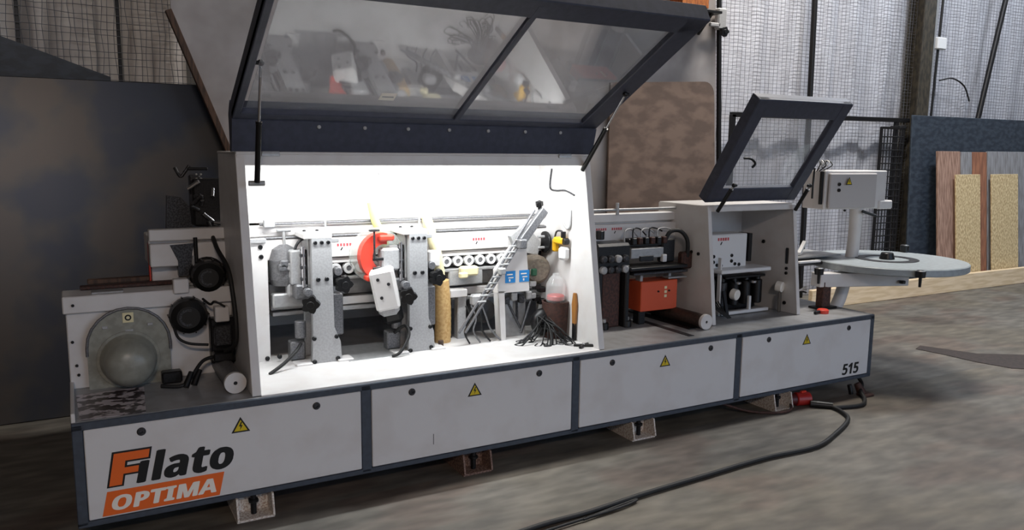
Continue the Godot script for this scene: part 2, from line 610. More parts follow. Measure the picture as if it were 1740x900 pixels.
# ------------------------------------------------------------------ boards, pipes and timber along the back wall
func lean_board(called: String, x0: float, x1: float, y1: float, zb: float, zt: float, th: float, m: Material, label: String, category: String, group := "", xs := 0.0, dy := 0.0) -> Node3D:
	var o := Node3D.new()
	var st := S()
	var d := (V(xs, y1, zt - zb)).normalized()
	var x := Vector3.RIGHT
	var nrm := x.cross(d).normalized()
	x = d.cross(nrm).normalized()
	var l := V(xs, y1, zt - zb).length()
	box(st, V(0, l * 0.5, 0), V(x1 - x0, l, th), 0.004)
	var o2 := ob(called, st, m)
	o.free()
	o2.transform = Transform3D(Basis(x, d, nrm), V((x0 + x1) * 0.5, dy, zb))
	tag(o2, label, category, group)
	return o2

func build_back_things() -> void:
	lean_board("dark_panel", -2.0, 1.75, 1.86, -1.74, -1.98, 0.03, M.slate, "big dark slate-grey sheet panel leaning behind the left end of the machine", "panel")
	lean_board("dark_panel", 8.1, 11.5, 1.92, -2.3, -2.385, 0.02, M.slate_blue, "blue-black sheet panel leaning behind the old planks and chipboards", "panel")
	# sloping dark board at the upper left
	var st := S()
	prism(st, [Vector2(-1.6, 1.86), Vector2(0.3, 1.86), Vector2(0.3, 1.9), Vector2(-0.25, 2.1), Vector2(-1.6, 2.55)], V(0, 0, -2.2), Vector3.RIGHT, Vector3.UP, V(0, 0, -0.03))
	tag(ob("sloping_board", st, M.slate_blue), "dark board with a sloping top edge showing above the slate-grey panel", "board")
	# large grey-brown sheet behind the machine, its left side cut aslant
	st = S()
	prism(st, [Vector2(0.59, 2.24), Vector2(0.59, 3.2), Vector2(4.5, 3.2), Vector2(4.7, 0.0), Vector2(1.44, 0.0)], V(0, 0, -1.66), Vector3.RIGHT, Vector3.UP, V(0, 0, -0.02))
	tag(ob("metal_sheet", st, M.sheet), "tall grey-brown metal sheet standing behind the open hood of the machine", "sheet")
	st = S()
	bar(st, V(4.725, 0.0, -1.655), V(4.53, 3.2, -1.655), 0.03, 0.03, Vector3.BACK)
	tag(ob("edge_post", st, M.darksteel), "thin dark post along the right edge of the grey-brown sheet", "post")
	# plank leaning along the slanted side
	st = S()
	bar(st, V(1.415, 0.0, -1.635), V(0.573, 2.23, -1.635), 0.034, 0.042, Vector3.BACK)
	tag(ob("plank", st, M.brown_wood), "narrow brown plank leaning aslant beside the slate-grey panel", "plank")
	# old plywood with a rounded corner
	st = S()
	var pts := [Vector2(3.52, 0.0), Vector2(3.52, 1.99)]
	for i in 7:
		var t := PI / 2 * (1.0 - i / 6.0)
		pts.append(Vector2(4.42 + 0.1 * cos(t), 1.94 + 0.1 * sin(t)))
	pts.append(Vector2(4.66, 0.0))
	prism(st, pts, V(0, 0, -1.615), Vector3.RIGHT, Vector3.UP, V(0, 0, -0.02))
	tag(ob("plywood_sheet", st, M.ply_old), "worn brown plywood sheet with a rounded top corner between hood and cabin", "plywood sheet")
	# old planks and chipboards at the right
	lean_board("old_plank", 8.42, 8.83, 1.535, -2.125, -2.27, 0.025, M.plank_red, "wide reddish-brown plank leaning left of the first chipboard", "plank", "old planks against the blue-black panel", 0.0)
	lean_board("old_plank", 8.85, 9.05, 1.53, -2.125, -2.27, 0.025, M.plank_grey, "narrow weathered grey plank leaning behind the first chipboard", "plank", "old planks against the blue-black panel")
	lean_board("old_plank", 9.06, 9.34, 1.53, -2.125, -2.27, 0.025, M.plank_orange, "orange-brown plank leaning between the two pale chipboards", "plank", "old planks against the blue-black panel")
	lean_board("old_plank", 9.36, 10.6, 1.54, -2.125, -2.275, 0.025, M.plank_grey, "broad grey board leaning behind the second chipboard", "plank", "old planks against the blue-black panel")
	lean_board("chipboard", 8.68, 9.14, 1.28, -2.07, -2.2, 0.018, M.osb, "pale strand chipboard leaning between reddish and orange-brown planks", "board", "pale chipboards behind the timber beam")
	lean_board("chipboard", 9.36, 9.9, 1.28, -2.07, -2.2, 0.018, M.osb, "pale strand chipboard cut by the right edge of the view", "board", "pale chipboards behind the timber beam")
	st = S()
	box(st, V(8.95, 0.095, -2.02), V(5.4, 0.19, 0.05), 0.006)
	tag(ob("timber_beam", st, M.pine), "long pale pine beam lying on edge along the foot of the boards", "beam")
	# dark steel frame before the foil
	var t := thing("steel_frame", V(5.52, 0, -2.45), "dark square-tube frame standing before the silver sheets behind the small lid", "frame")
	st = S()
	bar(st, V(0.02, 0, 0), V(0.02, 1.85, 0), 0.045, 0.045)
	ob("post", st, M.darksteel, t)
	st = S()
	bar(st, V(2.42, 0, 0), V(2.42, 1.85, 0), 0.04, 0.04)
	ob("post", st, M.darksteel, t)
	st = S()
	bar(st, V(0, 1.85, 0), V(2.62, 1.865, 0), 0.045, 0.045)
	ob("rail", st, M.darksteel, t)
	bx("bracket", M.darksteel, t, V(2.42, 1.785, 0.03), V(0.2, 0.03, 0.06))
	# dark mesh panel beside the column
	t = thing("mesh_panel", V(7.5, 0, -2.3), "dark welded mesh panel standing beside the steel column", "mesh panel")
	st = S()
	for x in [0.0, 0.36]:
		bar(st, V(x, 0, 0), V(x, 1.78, 0), 0.025, 0.025)
	for y in [0.02, 1.77]:
		bar(st, V(0, y, 0), V(0.36, y, 0), 0.025, 0.025)
	ob("frame", st, M.darksteel, t)
	for i in 6:
		cy("upright_wire", M.darksteel, t, V(0.052 * (i + 1), 0.02, 0), V(0.052 * (i + 1), 1.77, 0), 0.005)
	for i in 24:
		cy("cross_wire", M.darksteel, t, V(0, 0.07 * (i + 1), 0.008), V(0.36, 0.07 * (i + 1), 0.008), 0.006)
	# pipes
	st = S()
	cyl(st, V(6.68, 0.0, -2.515), V(6.6, 4.4, -2.515), 0.028)
	tag(ob("pipe", st, M.darksteel), "upright black pipe before the silver sheets behind the small lid", "pipe")
	st = S()
	cyl(st, V(9.5, 1.9, -2.5), V(9.95, 3.8, -2.5), 0.03)
	tag(ob("brace_pipe", st, M.darksteel), "dark slanting brace pipe high before the silver sheets at far right", "pipe")
	t = thing("conduit", V(8.52, 0, -2.48), "thin black conduit with a grey junction box running up beside the steel column", "conduit")
	cy("conduit_pipe", M.black, t, V(0.06, 1.9, 0), V(0.14, 4.5, 0), 0.014)
	bx("junction_box", M.plastic, t, V(0.09, 2.72, 0.01), V(0.16, 0.13, 0.07), 0.01)
	cy("back_plate", M.alu, t, V(-0.02, 1.6, -0.02), V(0.05, 4.5, -0.02), 0.03)
	# torn loop of wire at the right
	st = S()
	tube(st, [V(8.75, 2.33, -2.53), V(8.95, 2.36, -2.5), V(9.15, 2.28, -2.48), V(9.3, 2.12, -2.5)], 0.009, 6)
	tag(ob("wire_loop", st, M.rubber), "loose black wire arching over the silver sheet right of the column", "wire")
	# crates above the grey-brown sheet on a bracket shelf
	st = S()
	box(st, V(3.98, 2.54, -1.56), V(0.9, 0.02, 0.18), 0.003)
	for x in [3.6, 4.35]:
		prism(st, [Vector2(0, 0), Vector2(0.15, 0), Vector2(0, -0.14)], V(x, 2.53, -1.648), Vector3.BACK, Vector3.UP, V(0.02, 0, 0))
	tag(ob("bracket_shelf", st, M.darksteel), "dark bracket shelf high on the grey-brown sheet above the raised lid", "shelf")
	for c in [[3.76, 0.26], [4.18, 0.26]]:
		t = thing("wooden_crate", V(c[0], 2.55, -1.56), "orange-brown wooden crate above the raised lid, " + ("left of the pair" if c[0] < 4.0 else "right of the pair"), "crate", "crates on the high shelf")
		for i in 2:
			for sd in [-1.0, 1.0]:
				bx("slat", M.crate, t, V(0, 0.045 + 0.085 * i, sd * 0.065), V(c[1], 0.07, 0.012))
				bx("slat", M.crate, t, V(sd * (c[1] * 0.5 - 0.006), 0.045 + 0.085 * i, 0), V(0.012, 0.07, 0.118))
		bx("base", M.crate, t, V(0, 0.006, 0), V(c[1] - 0.02, 0.012, 0.12))
	t = thing("clamp", V(4.545, 2.42, -1.63), "grey clamp with a black knob on the top of the thin dark post", "clamp")
	bx("jaw", M.cast, t, V(0, 0.1, 0.02), V(0.09, 0.16, 0.05), 0.01)
	bx("arm", M.cast, t, V(-0.07, 0.05, 0.03), V(0.1, 0.03, 0.03), 0.006)
	st = S()
	star_knob(st, V(0.0, 0.0, 0.05), Vector3.BACK, 0.04, 0.03)
	ob("knob", st, M.black, t)

# ------------------------------------------------------------------ lettering
func text_mesh(s: String, h: float, slant: float, depth: float, fat := 0.0) -> ArrayMesh:
	var f := SystemFont.new()
	f.font_names = PackedStringArray(["Droid Sans"])
	f.font_weight = 700
	var tm := TextMesh.new()
	tm.text = s
	tm.font = f
	tm.font_size = 64
	tm.pixel_size = 0.01
	tm.depth = 0.05
	tm.curve_step = 2.0
	tm.horizontal_alignment = HORIZONTAL_ALIGNMENT_LEFT
	var arr := tm.get_mesh_arrays()
	var v: PackedVector3Array = arr[Mesh.ARRAY_VERTEX]
	var lo := V(1e9, 1e9, 1e9)
	var hi := -lo
	for p in v:
		lo = lo.min(p)
		hi = hi.max(p)
	var k := h / (hi.y - lo.y)
	for i in v.size():
		var p := (v[i] - lo) * k
		p.z = (v[i].z - lo.z) / maxf(hi.z - lo.z, 1e-6) * depth
		p.x += p.y * slant
		v[i] = p
	arr[Mesh.ARRAY_VERTEX] = v
	var am := ArrayMesh.new()
	am.add_surface_from_arrays(Mesh.PRIMITIVE_TRIANGLES, arr)
	if fat <= 0.0:
		return am
	# heavier strokes: the same outline laid over itself a little to each side
	var st := S()
	for o in [V(0, 0, 0), V(fat, 0, 0.0001), V(-fat, 0, 0.0002), V(0, fat * 0.5, 0.0003), V(0, -fat * 0.5, 0.0004)]:
		st.append_from(am, 0, Transform3D(Basis(), o))
	return st.commit()

func letters(called: String, s: String, at: Vector3, w: float, h: float, slant: float, m: Material, parent: Node3D, fat := 0.0) -> void:
	var o := MeshInstance3D.new()
	o.name = called
	o.mesh = text_mesh(s, h, slant, 0.0016, fat)
	o.material_override = m
	parent.add_child(o, true)
	o.position = at
	o.scale = V(w / o.mesh.get_aabb().size.x, 1, 1)

func warning_sign(c: Vector3, r: float, parent: Node3D) -> void:
	var st := S()
	prism(st, [Vector2(-r, -r * 0.8), Vector2(r, -r * 0.8), Vector2(0, r * 0.95)], c, Vector3.RIGHT, Vector3.UP, V(0, 0, 0.001))
	var o := ob("warning_sign", st, M.ink, parent)
	o.set_meta("label", "yellow and black high-voltage triangle")
	st = S()
	prism(st, [Vector2(-r * 0.72, -r * 0.64), Vector2(r * 0.72, -r * 0.64), Vector2(0, r * 0.62)], c, Vector3.RIGHT, Vector3.UP, V(0, 0, 0.0016))
	ob("warning_sign", st, M.sign_yellow, parent)
	st = S()
	prism(st, [Vector2(0.05, 0.4) * r, Vector2(-0.2, -0.12) * r, Vector2(0.0, -0.1) * r, Vector2(-0.1, -0.55) * r, Vector2(0.22, 0.02) * r, Vector2(0.02, 0.02) * r, Vector2(0.18, 0.36) * r], c, Vector3.RIGHT, Vector3.UP, V(0, 0, 0.0022))
	ob("warning_sign", st, M.ink, parent)

func small_print(c: Vector3, w: float, parent: Node3D) -> void:
	# a maker's sticker too small to read: a red line of marks and a dark stroke
	var st := S()
	for i in 5:
		box(st, c + V(-w * 0.5 + w * 0.22 * i, 0, 0), V(w * 0.14, w * 0.2, 0.0012), 0.0)
	ob("sticker_mark", st, M.print_red, parent)
	st = S()
	bar(st, c + V(-w * 0.3, -w * 0.38, 0), c + V(-w * 0.18, -w * 0.18, 0), w * 0.08, 0.0012, Vector3.BACK, 0.0)
	ob("sticker_mark", st, M.ink, parent)

# ------------------------------------------------------------------ the machine
func build_machine() -> void:
	var t := thing("edge_banding_machine", Vector3.ZERO, "long white and slate edge banding machine with its lit hood and small lid raised", "machine")
	base(t)
	hood(t)
	lids(t)
	pressure_beam(t)
	left_end(t)
	heads(t)
	right_section(t)
	cabin(t)
	infeed(t)

func base(t: Node3D) -> void:
	var f := part("base_frame", t, "slate-grey steel base frame")
	bx("body", M.dark, f, V(2.22, 0.297, -0.46), V(4.4, 0.36, 0.86), 0.004)
	bx("top_rail", M.dark, f, V(2.22, 0.484, -0.02), V(4.44, 0.03, 0.05))
	bx("bottom_rail", M.dark, f, V(2.22, 0.107, -0.02), V(4.44, 0.022, 0.05))
	for x in [0.018, 1.108, 2.188, 3.283, 4.424]:
		var w := 0.036 if x < 0.1 or x > 4.0 else 0.044
		bx("upright", M.dark, f, V(x, 0.297, -0.02), V(w, 0.39, 0.05))
	var edges := [[0.038, 1.084], [1.132, 2.164], [2.212, 3.259], [3.309, 4.404]]
	var locks := [[0.229, 0.892], [1.317, 1.973], [2.406, 3.069], [3.513, 4.199]]
	var signs := [0.587, 1.627, 2.751, 3.83]
	for i in 4:
		var p := part("front_panel", t)
		var x0: float = edges[i][0]
		var x1: float = edges[i][1]
		bx("door", M.panel, p, V((x0 + x1) * 0.5, 0.296, -0.008), V(x1 - x0, 0.348, 0.03), 0.003)
		for x in locks[i]:
			var st := S()
			lathe(st, V(x, 0.436, 0.005), Vector3.BACK, [Vector2(0, 0.016), Vector2(0.005, 0.016), Vector2(0.008, 0.012), Vector2(0.008, 0.006), Vector2(0.004, 0.005), Vector2(0.004, 0)], 16)
			ob("lock", st, M.gunmetal, p)
		warning_sign(V(signs[i], 0.402, 0.007), 0.036, p)
		if i == 0:
			brand(p)
		if i == 3:
			letters("number", "515", V(4.166, 0.139, 0.0075), 0.15, 0.069, 0.12, M.ink, p, 0.0008)
		if i == 1:
			bx("scratch", M.gunmetal, p, V(1.42, 0.2, 0.0072), V(0.003, 0.05, 0.0006), 0.0)
	var feet := [[0.63, 0], [1.635, 1], [2.61, 2], [3.64, 0]]
	for k in feet:
		var p := part("foot", t)
		var x: float = k[0]
		var m: Material = M.foot_rust if k[1] == 1 else M.foot
		var st := S()
		for s in [-1.0, 1.0]:
			prism(st, [Vector2(0.0, 0.0), Vector2(0.02, 0.012), Vector2(0.0, 0.1), Vector2(-0.18, 0.1), Vector2(-0.22, 0.0)], V(x + s * 0.07 - 0.004, 0, 0.02), Vector3.BACK, Vector3.UP, V(0.008, 0, 0))
		box(st, V(x, 0.005, -0.09), V(0.15, 0.01, 0.24), 0.002)
		ob("bracket", st, m, p)
		bx("back_plate", m, p, V(x, 0.05, -0.06), V(0.132, 0.09, 0.008))
		st = S()
		cyl(st, V(x, 0.01, -0.02), V(x, 0.1, -0.02), 0.012)
		cyl(st, V(x, 0.06, -0.02), V(x, 0.075, -0.02), 0.022, -1.0, 6)
		ob("levelling_bolt", st, M.darksteel, p)
		st = S()
		box(st, V(x, 0.05, -0.75), V(0.15, 0.1, 0.12), 0.004)
		ob("rear_block", st, m, p)
	var tb := part("worktop", t, "pale grey steel worktop")
	bx("plate", M.table, tb, V(2.22, 0.496, -0.48), V(4.43, 0.008, 0.95), 0.002)
	bx("hood_plate", M.white, tb, V(1.508, 0.503, -0.33), V(1.665, 0.006, 0.64), 0.001)
	bx("inset_plate", M.alu, tb, V(1.3, 0.506, -0.5), V(0.3, 0.004, 0.3), 0.001)
	bx("slot_cover", M.gunmetal, tb, V(2.98, 0.501, -0.3), V(0.04, 0.003, 0.5), 0.001)
	bx("slot_cover", M.darksteel, tb, V(3.1, 0.503, -0.48), V(0.05, 0.006, 0.6), 0.001)

func brand(p: Node3D) -> void:
	var z := 0.0072
	# the big orange F with its black outline
	var st := S()
	prism(st, [Vector2(0.102, 0.236), Vector2(0.126, 0.372), Vector2(0.262, 0.372), Vector2(0.254, 0.326), Vector2(0.176, 0.326), Vector2(0.174, 0.314), Vector2(0.222, 0.314), Vector2(0.216, 0.276), Vector2(0.166, 0.276), Vector2(0.159, 0.236)], V(0, 0, z), Vector3.RIGHT, Vector3.UP, V(0, 0, 0.0012))
	ob("logo_letter", st, M.ink, p)
	st = S()
	prism(st, [Vector2(0.11, 0.242), Vector2(0.132, 0.365), Vector2(0.254, 0.365), Vector2(0.248, 0.333), Vector2(0.169, 0.333), Vector2(0.165, 0.307), Vector2(0.214, 0.307), Vector2(0.21, 0.283), Vector2(0.16, 0.283), Vector2(0.153, 0.242)], V(0, 0, z), Vector3.RIGHT, Vector3.UP, V(0, 0, 0.0018))
	ob("logo_letter", st, M.logo_orange, p)
	letters("logo_lettering", "ılato", V(0.205, 0.236, z), 0.355, 0.116, 0.2, M.ink, p, 0.0035)
	st = S()
	prism(st, [Vector2(0.082, 0.129), Vector2(0.102, 0.222), Vector2(0.518, 0.222), Vector2(0.497, 0.129)], V(0, 0, z), Vector3.RIGHT, Vector3.UP, V(0, 0, 0.0012))
	ob("logo_band", st, M.logo_orange, p)
	letters("logo_lettering", "OPTIMA", V(0.112, 0.146, z + 0.001), 0.37, 0.056, 0.18, M.print_white, p, 0.002)

func hood(t: Node3D) -> void:
	var h := part("hood", t, "white hood lit from inside")
	for s in [0.645, 2.342]:
		var st := S()
		prism(st, [Vector2(-0.025, 0.502), Vector2(-0.2, 1.47), Vector2(-0.65, 1.47), Vector2(-0.65, 0.502)], V(s, 0, 0), Vector3.BACK, Vector3.UP, V(0.028, 0, 0))
		ob("side_panel", st, M.white, h)
		# folded front lip of the panel
		st = S()
		bar(st, V(s + 0.014, 0.503, -0.024), V(s + 0.014, 1.47, -0.199), 0.036, 0.012, Vector3.BACK)
		ob("front_lip", st, M.white, h)
	bx("header", M.white, h, V(1.5075, 1.447, -0.2), V(1.73, 0.046, 0.02))
	bx("roof", M.white, h, V(1.5075, 1.474, -0.42), V(1.73, 0.01, 0.46))
	bx("back_panel", M.white, h, V(1.5075, 1.31, -0.645), V(1.7, 0.33, 0.012))
	for x in [0.78, 2.22]:
		var st := S()
		box(st, V(x, 1.47, -0.188), V(0.075, 0.016, 0.012), 0.002)
		cyl(st, V(x - 0.035, 1.477, -0.186), V(x + 0.035, 1.477, -0.186), 0.006)
		ob("hinge", st, M.alu, h)
	dots("bolt", M.cast, h, [V(1.41, 1.375, -0.638)], Vector3.BACK, 0.008)
	bx("work_light", glow(Color(1.0, 0.99, 0.96), 8.0), h, V(1.5, 1.442, -0.236), V(1.5, 0.014, 0.03), 0.004)
	var l := AreaLight3D.new()
	l.name = "work_lamp"
	l.area_size = Vector2(1.5, 0.03)
	l.light_color = Color(0.97, 0.99, 1.0)
	l.light_energy = 2.25
	l.area_range = 30.0
	l.shadow_enabled = true
	t.add_child(l)
	l.transform = Transform3D(Basis(Vector3.RIGHT, deg_to_rad(-68)), V(1.5, 1.43, -0.237))
	# cable along the right panel and its clip
	var st := S()
	tube(st, [V(2.338, 1.40, -0.5), V(2.336, 1.3, -0.51), V(2.336, 1.285, -0.45), V(2.336, 1.29, -0.36), V(2.336, 1.27, -0.27)], 0.005, 6)
	ob("lamp_cable", st, M.gunmetal, h)
	st = S()
	tube(st, [V(2.336, 1.19, -0.3), V(2.334, 1.11, -0.3), V(2.334, 1.09, -0.33), V(2.334, 1.12, -0.37)], 0.006, 6)
	ob("lamp_cable", st, M.cast, h)

func lids(t: Node3D) -> void:
	# main lid: hinge skirt, sloped frame with a deep flange, clear pane, middle bar
	var L := part("hood_lid", t, "raised slate lid with a clear pane")
	var x0 := 0.63
	var x1 := 2.395
	var lo := Vector2(-0.17, 1.605)
	var hi := Vector2(0.63, 2.03)
	var d := (hi - lo).normalized()
	var n := Vector2(-d.y, d.x)
	var P := func(x: float, k: float, o: float) -> Vector3:
		var q := lo + d * k + n * o
		return V(x, q.y, q.x)
	var len := lo.distance_to(hi)
	var bd := Basis(Vector3.RIGHT, V(0, n.y, n.x), V(0, d.y, d.x))
	var st := S()
	prism(st, [Vector2(-0.205, 1.48), lo, lo + n * 0.09, Vector2(-0.25, 1.63), Vector2(-0.24, 1.48)], V(x0, 0, 0), Vector3.BACK, Vector3.UP, V(x1 - x0, 0, 0))
	ob("skirt", st, M.lid, L)
	for s in [[x0, x0 + 0.03], [x1 - 0.11, x1]]:
		st = S()
		box(st, P.call((s[0] + s[1]) * 0.5, len * 0.5, 0.02), V(s[1] - s[0], 0.03, len), 0.004, bd)
		ob("side_rail", st, M.lid, L)
		st = S()
		var xo: float = x0 if s[0] == x0 else x1 - 0.012
		box(st, P.call(xo + 0.006, len * 0.5, 0.042), V(0.012, 0.075, len), 0.003, bd)
		ob("side_flange", st, M.lid, L)
	st = S()
	box(st, P.call((x0 + x1) * 0.5, len - 0.052, 0.02), V(x1 - x0, 0.03, 0.105), 0.004, bd)
	ob("outer_rail", st, M.lid, L)
	st = S()
	box(st, P.call((x0 + x1) * 0.5, len - 0.006, 0.042), V(x1 - x0, 0.075, 0.012), 0.003, bd)
	ob("outer_flange", st, M.lid, L)
	st = S()
	box(st, P.call((x0 + x1) * 0.5, 0.02, 0.02), V(x1 - x0, 0.03, 0.05), 0.004, bd)
	ob("inner_rail", st, M.lid, L)
	st = S()
	box(st, P.call((x0 + x1) * 0.5, len * 0.5, 0.03), V(x1 - x0 - 0.1, 0.005, len - 0.06), 0.0, bd)
	ob("pane", st, M.pane, L)
	st = S()
	box(st, P.call(1.232, 0.178, 0.0265), V(0.068, 0.001, 0.055), 0.0, bd)
	ob("sticker", st, M.print_white, L)
	st = S()
	box(st, P.call(1.232, 0.178, 0.0258), V(0.05, 0.001, 0.008), 0.0, bd)
	ob("sticker_print", st, M.cast, L)
	st = S()
	box(st, P.call(1.60, len * 0.5, 0.014), V(0.028, 0.02, len - 0.06), 0.003, bd)
	ob("middle_bar", st, M.lid, L)
	for i in 7:
		st = S()
		var q: Vector3 = V(0.98 + 0.2 * i, 1.585, -0.172)
		lathe(st, q, Vector3.BACK, [Vector2(0, 0.008), Vector2(0.004, 0.008), Vector2(0.006, 0.004), Vector2(0.006, 0)], 10)
		ob("rivet", st, M.cast, L)
	gas_strut(L, V(0.7, 1.36, -0.074), V(0.7, 1.81, 0.066), 0.5)
	gas_strut(L, V(2.335, 1.40, -0.20), V(2.335, 1.76, 0.14), 0.55)
	st = S()
	cyl(st, V(0.672, 1.355, -0.1), V(0.735, 1.355, -0.1), 0.011)
	ob("strut_pin", st, M.alu, L)
	# small lid of the infeed cabin
	L = part("cabin_lid", t, "small raised slate lid with a clear pane")
	x0 = 3.262
	x1 = 4.005
	lo = Vector2(-0.3, 1.205)
	hi = Vector2(0.085, 1.775)
	d = (hi - lo).normalized()
	n = Vector2(-d.y, d.x)
	len = lo.distance_to(hi)
	bd = Basis(Vector3.RIGHT, V(0, n.y, n.x), V(0, d.y, d.x))
	P = func(x: float, k: float, o: float) -> Vector3:
		var q := lo + d * k + n * o
		return V(x, q.y, q.x)
	for s in [[x0, x0 + 0.085], [x1 - 0.085, x1]]:
		st = S()
		box(st, P.call((s[0] + s[1]) * 0.5, len * 0.5, 0.02), V(s[1] - s[0], 0.035, len), 0.005, bd)
		ob("side_rail", st, M.lid, L)
	for k in [[0.0, 0.1], [len - 0.11, len]]:
		st = S()
		box(st, P.call((x0 + x1) * 0.5, (k[0] + k[1]) * 0.5, 0.021), V(x1 - x0 - 0.01, 0.034, k[1] - k[0]), 0.005, bd)
		ob("cross_rail", st, M.lid, L)
	for xo in [x0, x1 - 0.012]:
		st = S()
		box(st, P.call(xo + 0.006, len * 0.5, 0.045), V(0.012, 0.05, len), 0.003, bd)
		ob("side_flange", st, M.lid, L)
	st = S()
	box(st, P.call((x0 + x1) * 0.5, len - 0.006, 0.045), V(x1 - x0, 0.05, 0.012), 0.003, bd)
	ob("outer_flange", st, M.lid, L)
	st = S()
	box(st, P.call((x0 + x1) * 0.5, len * 0.5, 0.028), V(x1 - x0 - 0.12, 0.005, len - 0.16), 0.0, bd)
	ob("pane", st, M.pane, L)
	gas_strut(L, V(3.315, 1.16, -0.25), V(3.315, 1.315, -0.13), 0.8)
	gas_strut(L, V(3.955, 1.15, -0.25), V(3.955, 1.305, -0.15), 0.8)
	st = S()
	var g: Vector3 = P.call(x0 + 0.085, 0.33, -0.02)
	tube(st, [g, g + V(0.04, -0.005, 0.02), g + V(0.07, -0.03, 0.02), g + V(0.05, -0.05, 0.02)], 0.007, 6)
	ob("latch", st, M.black, L)

func gas_strut(p: Node3D, a: Vector3, b: Vector3, k: float) -> void:
	var m := a.lerp(b, k)
	var st := S()
	cyl(st, a, m, 0.0115)
	cyl(st, m, m + (b - a).normalized() * 0.012, 0.013)
	ob("gas_strut", st, M.black, p)
	st = S()
	cyl(st, m, b, 0.0055)
	ob("strut_rod", st, M.chrome, p)
	st = S()
	ball(st, b, V(0.013, 0.013, 0.013))
	cyl(st, b, b + V(0.02 if b.x > 1.5 and b.x < 3.5 else -0.02, 0, 0), 0.008)
	ob("strut_end", st, M.black, p)

func pressure_beam(t: Node3D) -> void:
	var b := part("pressure_beam", t, "long white pressure beam with chain rollers")
	bx("beam", M.white, b, V(1.86, 1.04, -0.72), V(3.05, 0.13, 0.24), 0.004)
	bx("upper_face", M.white, b, V(1.86, 1.112, -0.6), V(3.05, 0.05, 0.06), 0.004)
	bx("middle_face", M.white, b, V(1.86, 1.026, -0.585), V(3.05, 0.1, 0.06), 0.004)
	for y in [1.146, 1.081]:
		cy("rod", M.midgrey, b, V(0.8, y, -0.555), V(2.34, y, -0.555), 0.006)
	bx("lower_face", M.white, b, V(1.6, 0.958, -0.6), V(1.5, 0.026, 0.06), 0.003)
	bx("roller_recess", M.darksteel, b, V(1.62, 0.915, -0.62), V(1.44, 0.075, 0.04), 0.002)
	bx("roller_strip", M.alu, b, V(1.62, 0.872, -0.575), V(1.44, 0.014, 0.05), 0.002)
	for i in 20:
		var x := 0.96 + 0.0655 * i
		var st := S()
		ring(st, V(x, 0.917, -0.6), V(x, 0.917, -0.565), 0.027, 0.014, 18)
		ob("roller", st, M.plastic, b)
		st = S()
		cyl(st, V(x, 0.917, -0.6), V(x, 0.917, -0.569), 0.0145)
		ob("roller_hub", st, M.midgrey, b)
	bx("track_guard", M.alu, b, V(1.6, 0.815, -0.66), V(1.5, 0.075, 0.06), 0.003)
	bx("track_rail", M.white, b, V(1.6, 0.75, -0.64), V(1.5, 0.04, 0.08), 0.003)
	bx("track_foot", M.alu, b, V(1.6, 0.715, -0.63), V(1.5, 0.02, 0.1), 0.003)
	# white housing added behind the gap under the beam, closed to keep it dark
	bx("added_housing_back", M.white, b, V(2.3, 0.72, -1.34), V(3.62, 0.5, 0.012), 0.002)
	bx("added_housing_roof", M.white, b, V(2.3, 0.97, -1.09), V(3.62, 0.012, 0.5), 0.002)
	bx("added_housing_floor", M.table, b, V(2.3, 0.485, -1.14), V(3.62, 0.02, 0.4), 0.002)
	for x in [0.496, 4.104]:
		bx("added_housing_end", M.white, b, V(x, 0.73, -1.09), V(0.012, 0.49, 0.5), 0.002)
	bx("rail_block", M.cast, b, V(0.84, 1.15, -0.545), V(0.05, 0.035, 0.03), 0.003)
	bx("rail_clip", M.cast, b, V(0.76, 1.075, -0.53), V(0.12, 0.022, 0.03), 0.003)
	for c in [[1.2, 1.035], [1.93, 1.03], [2.72, 1.05], [2.83, 1.05]]:
		small_print(V(c[0], c[1], -0.5545), 0.07, b)

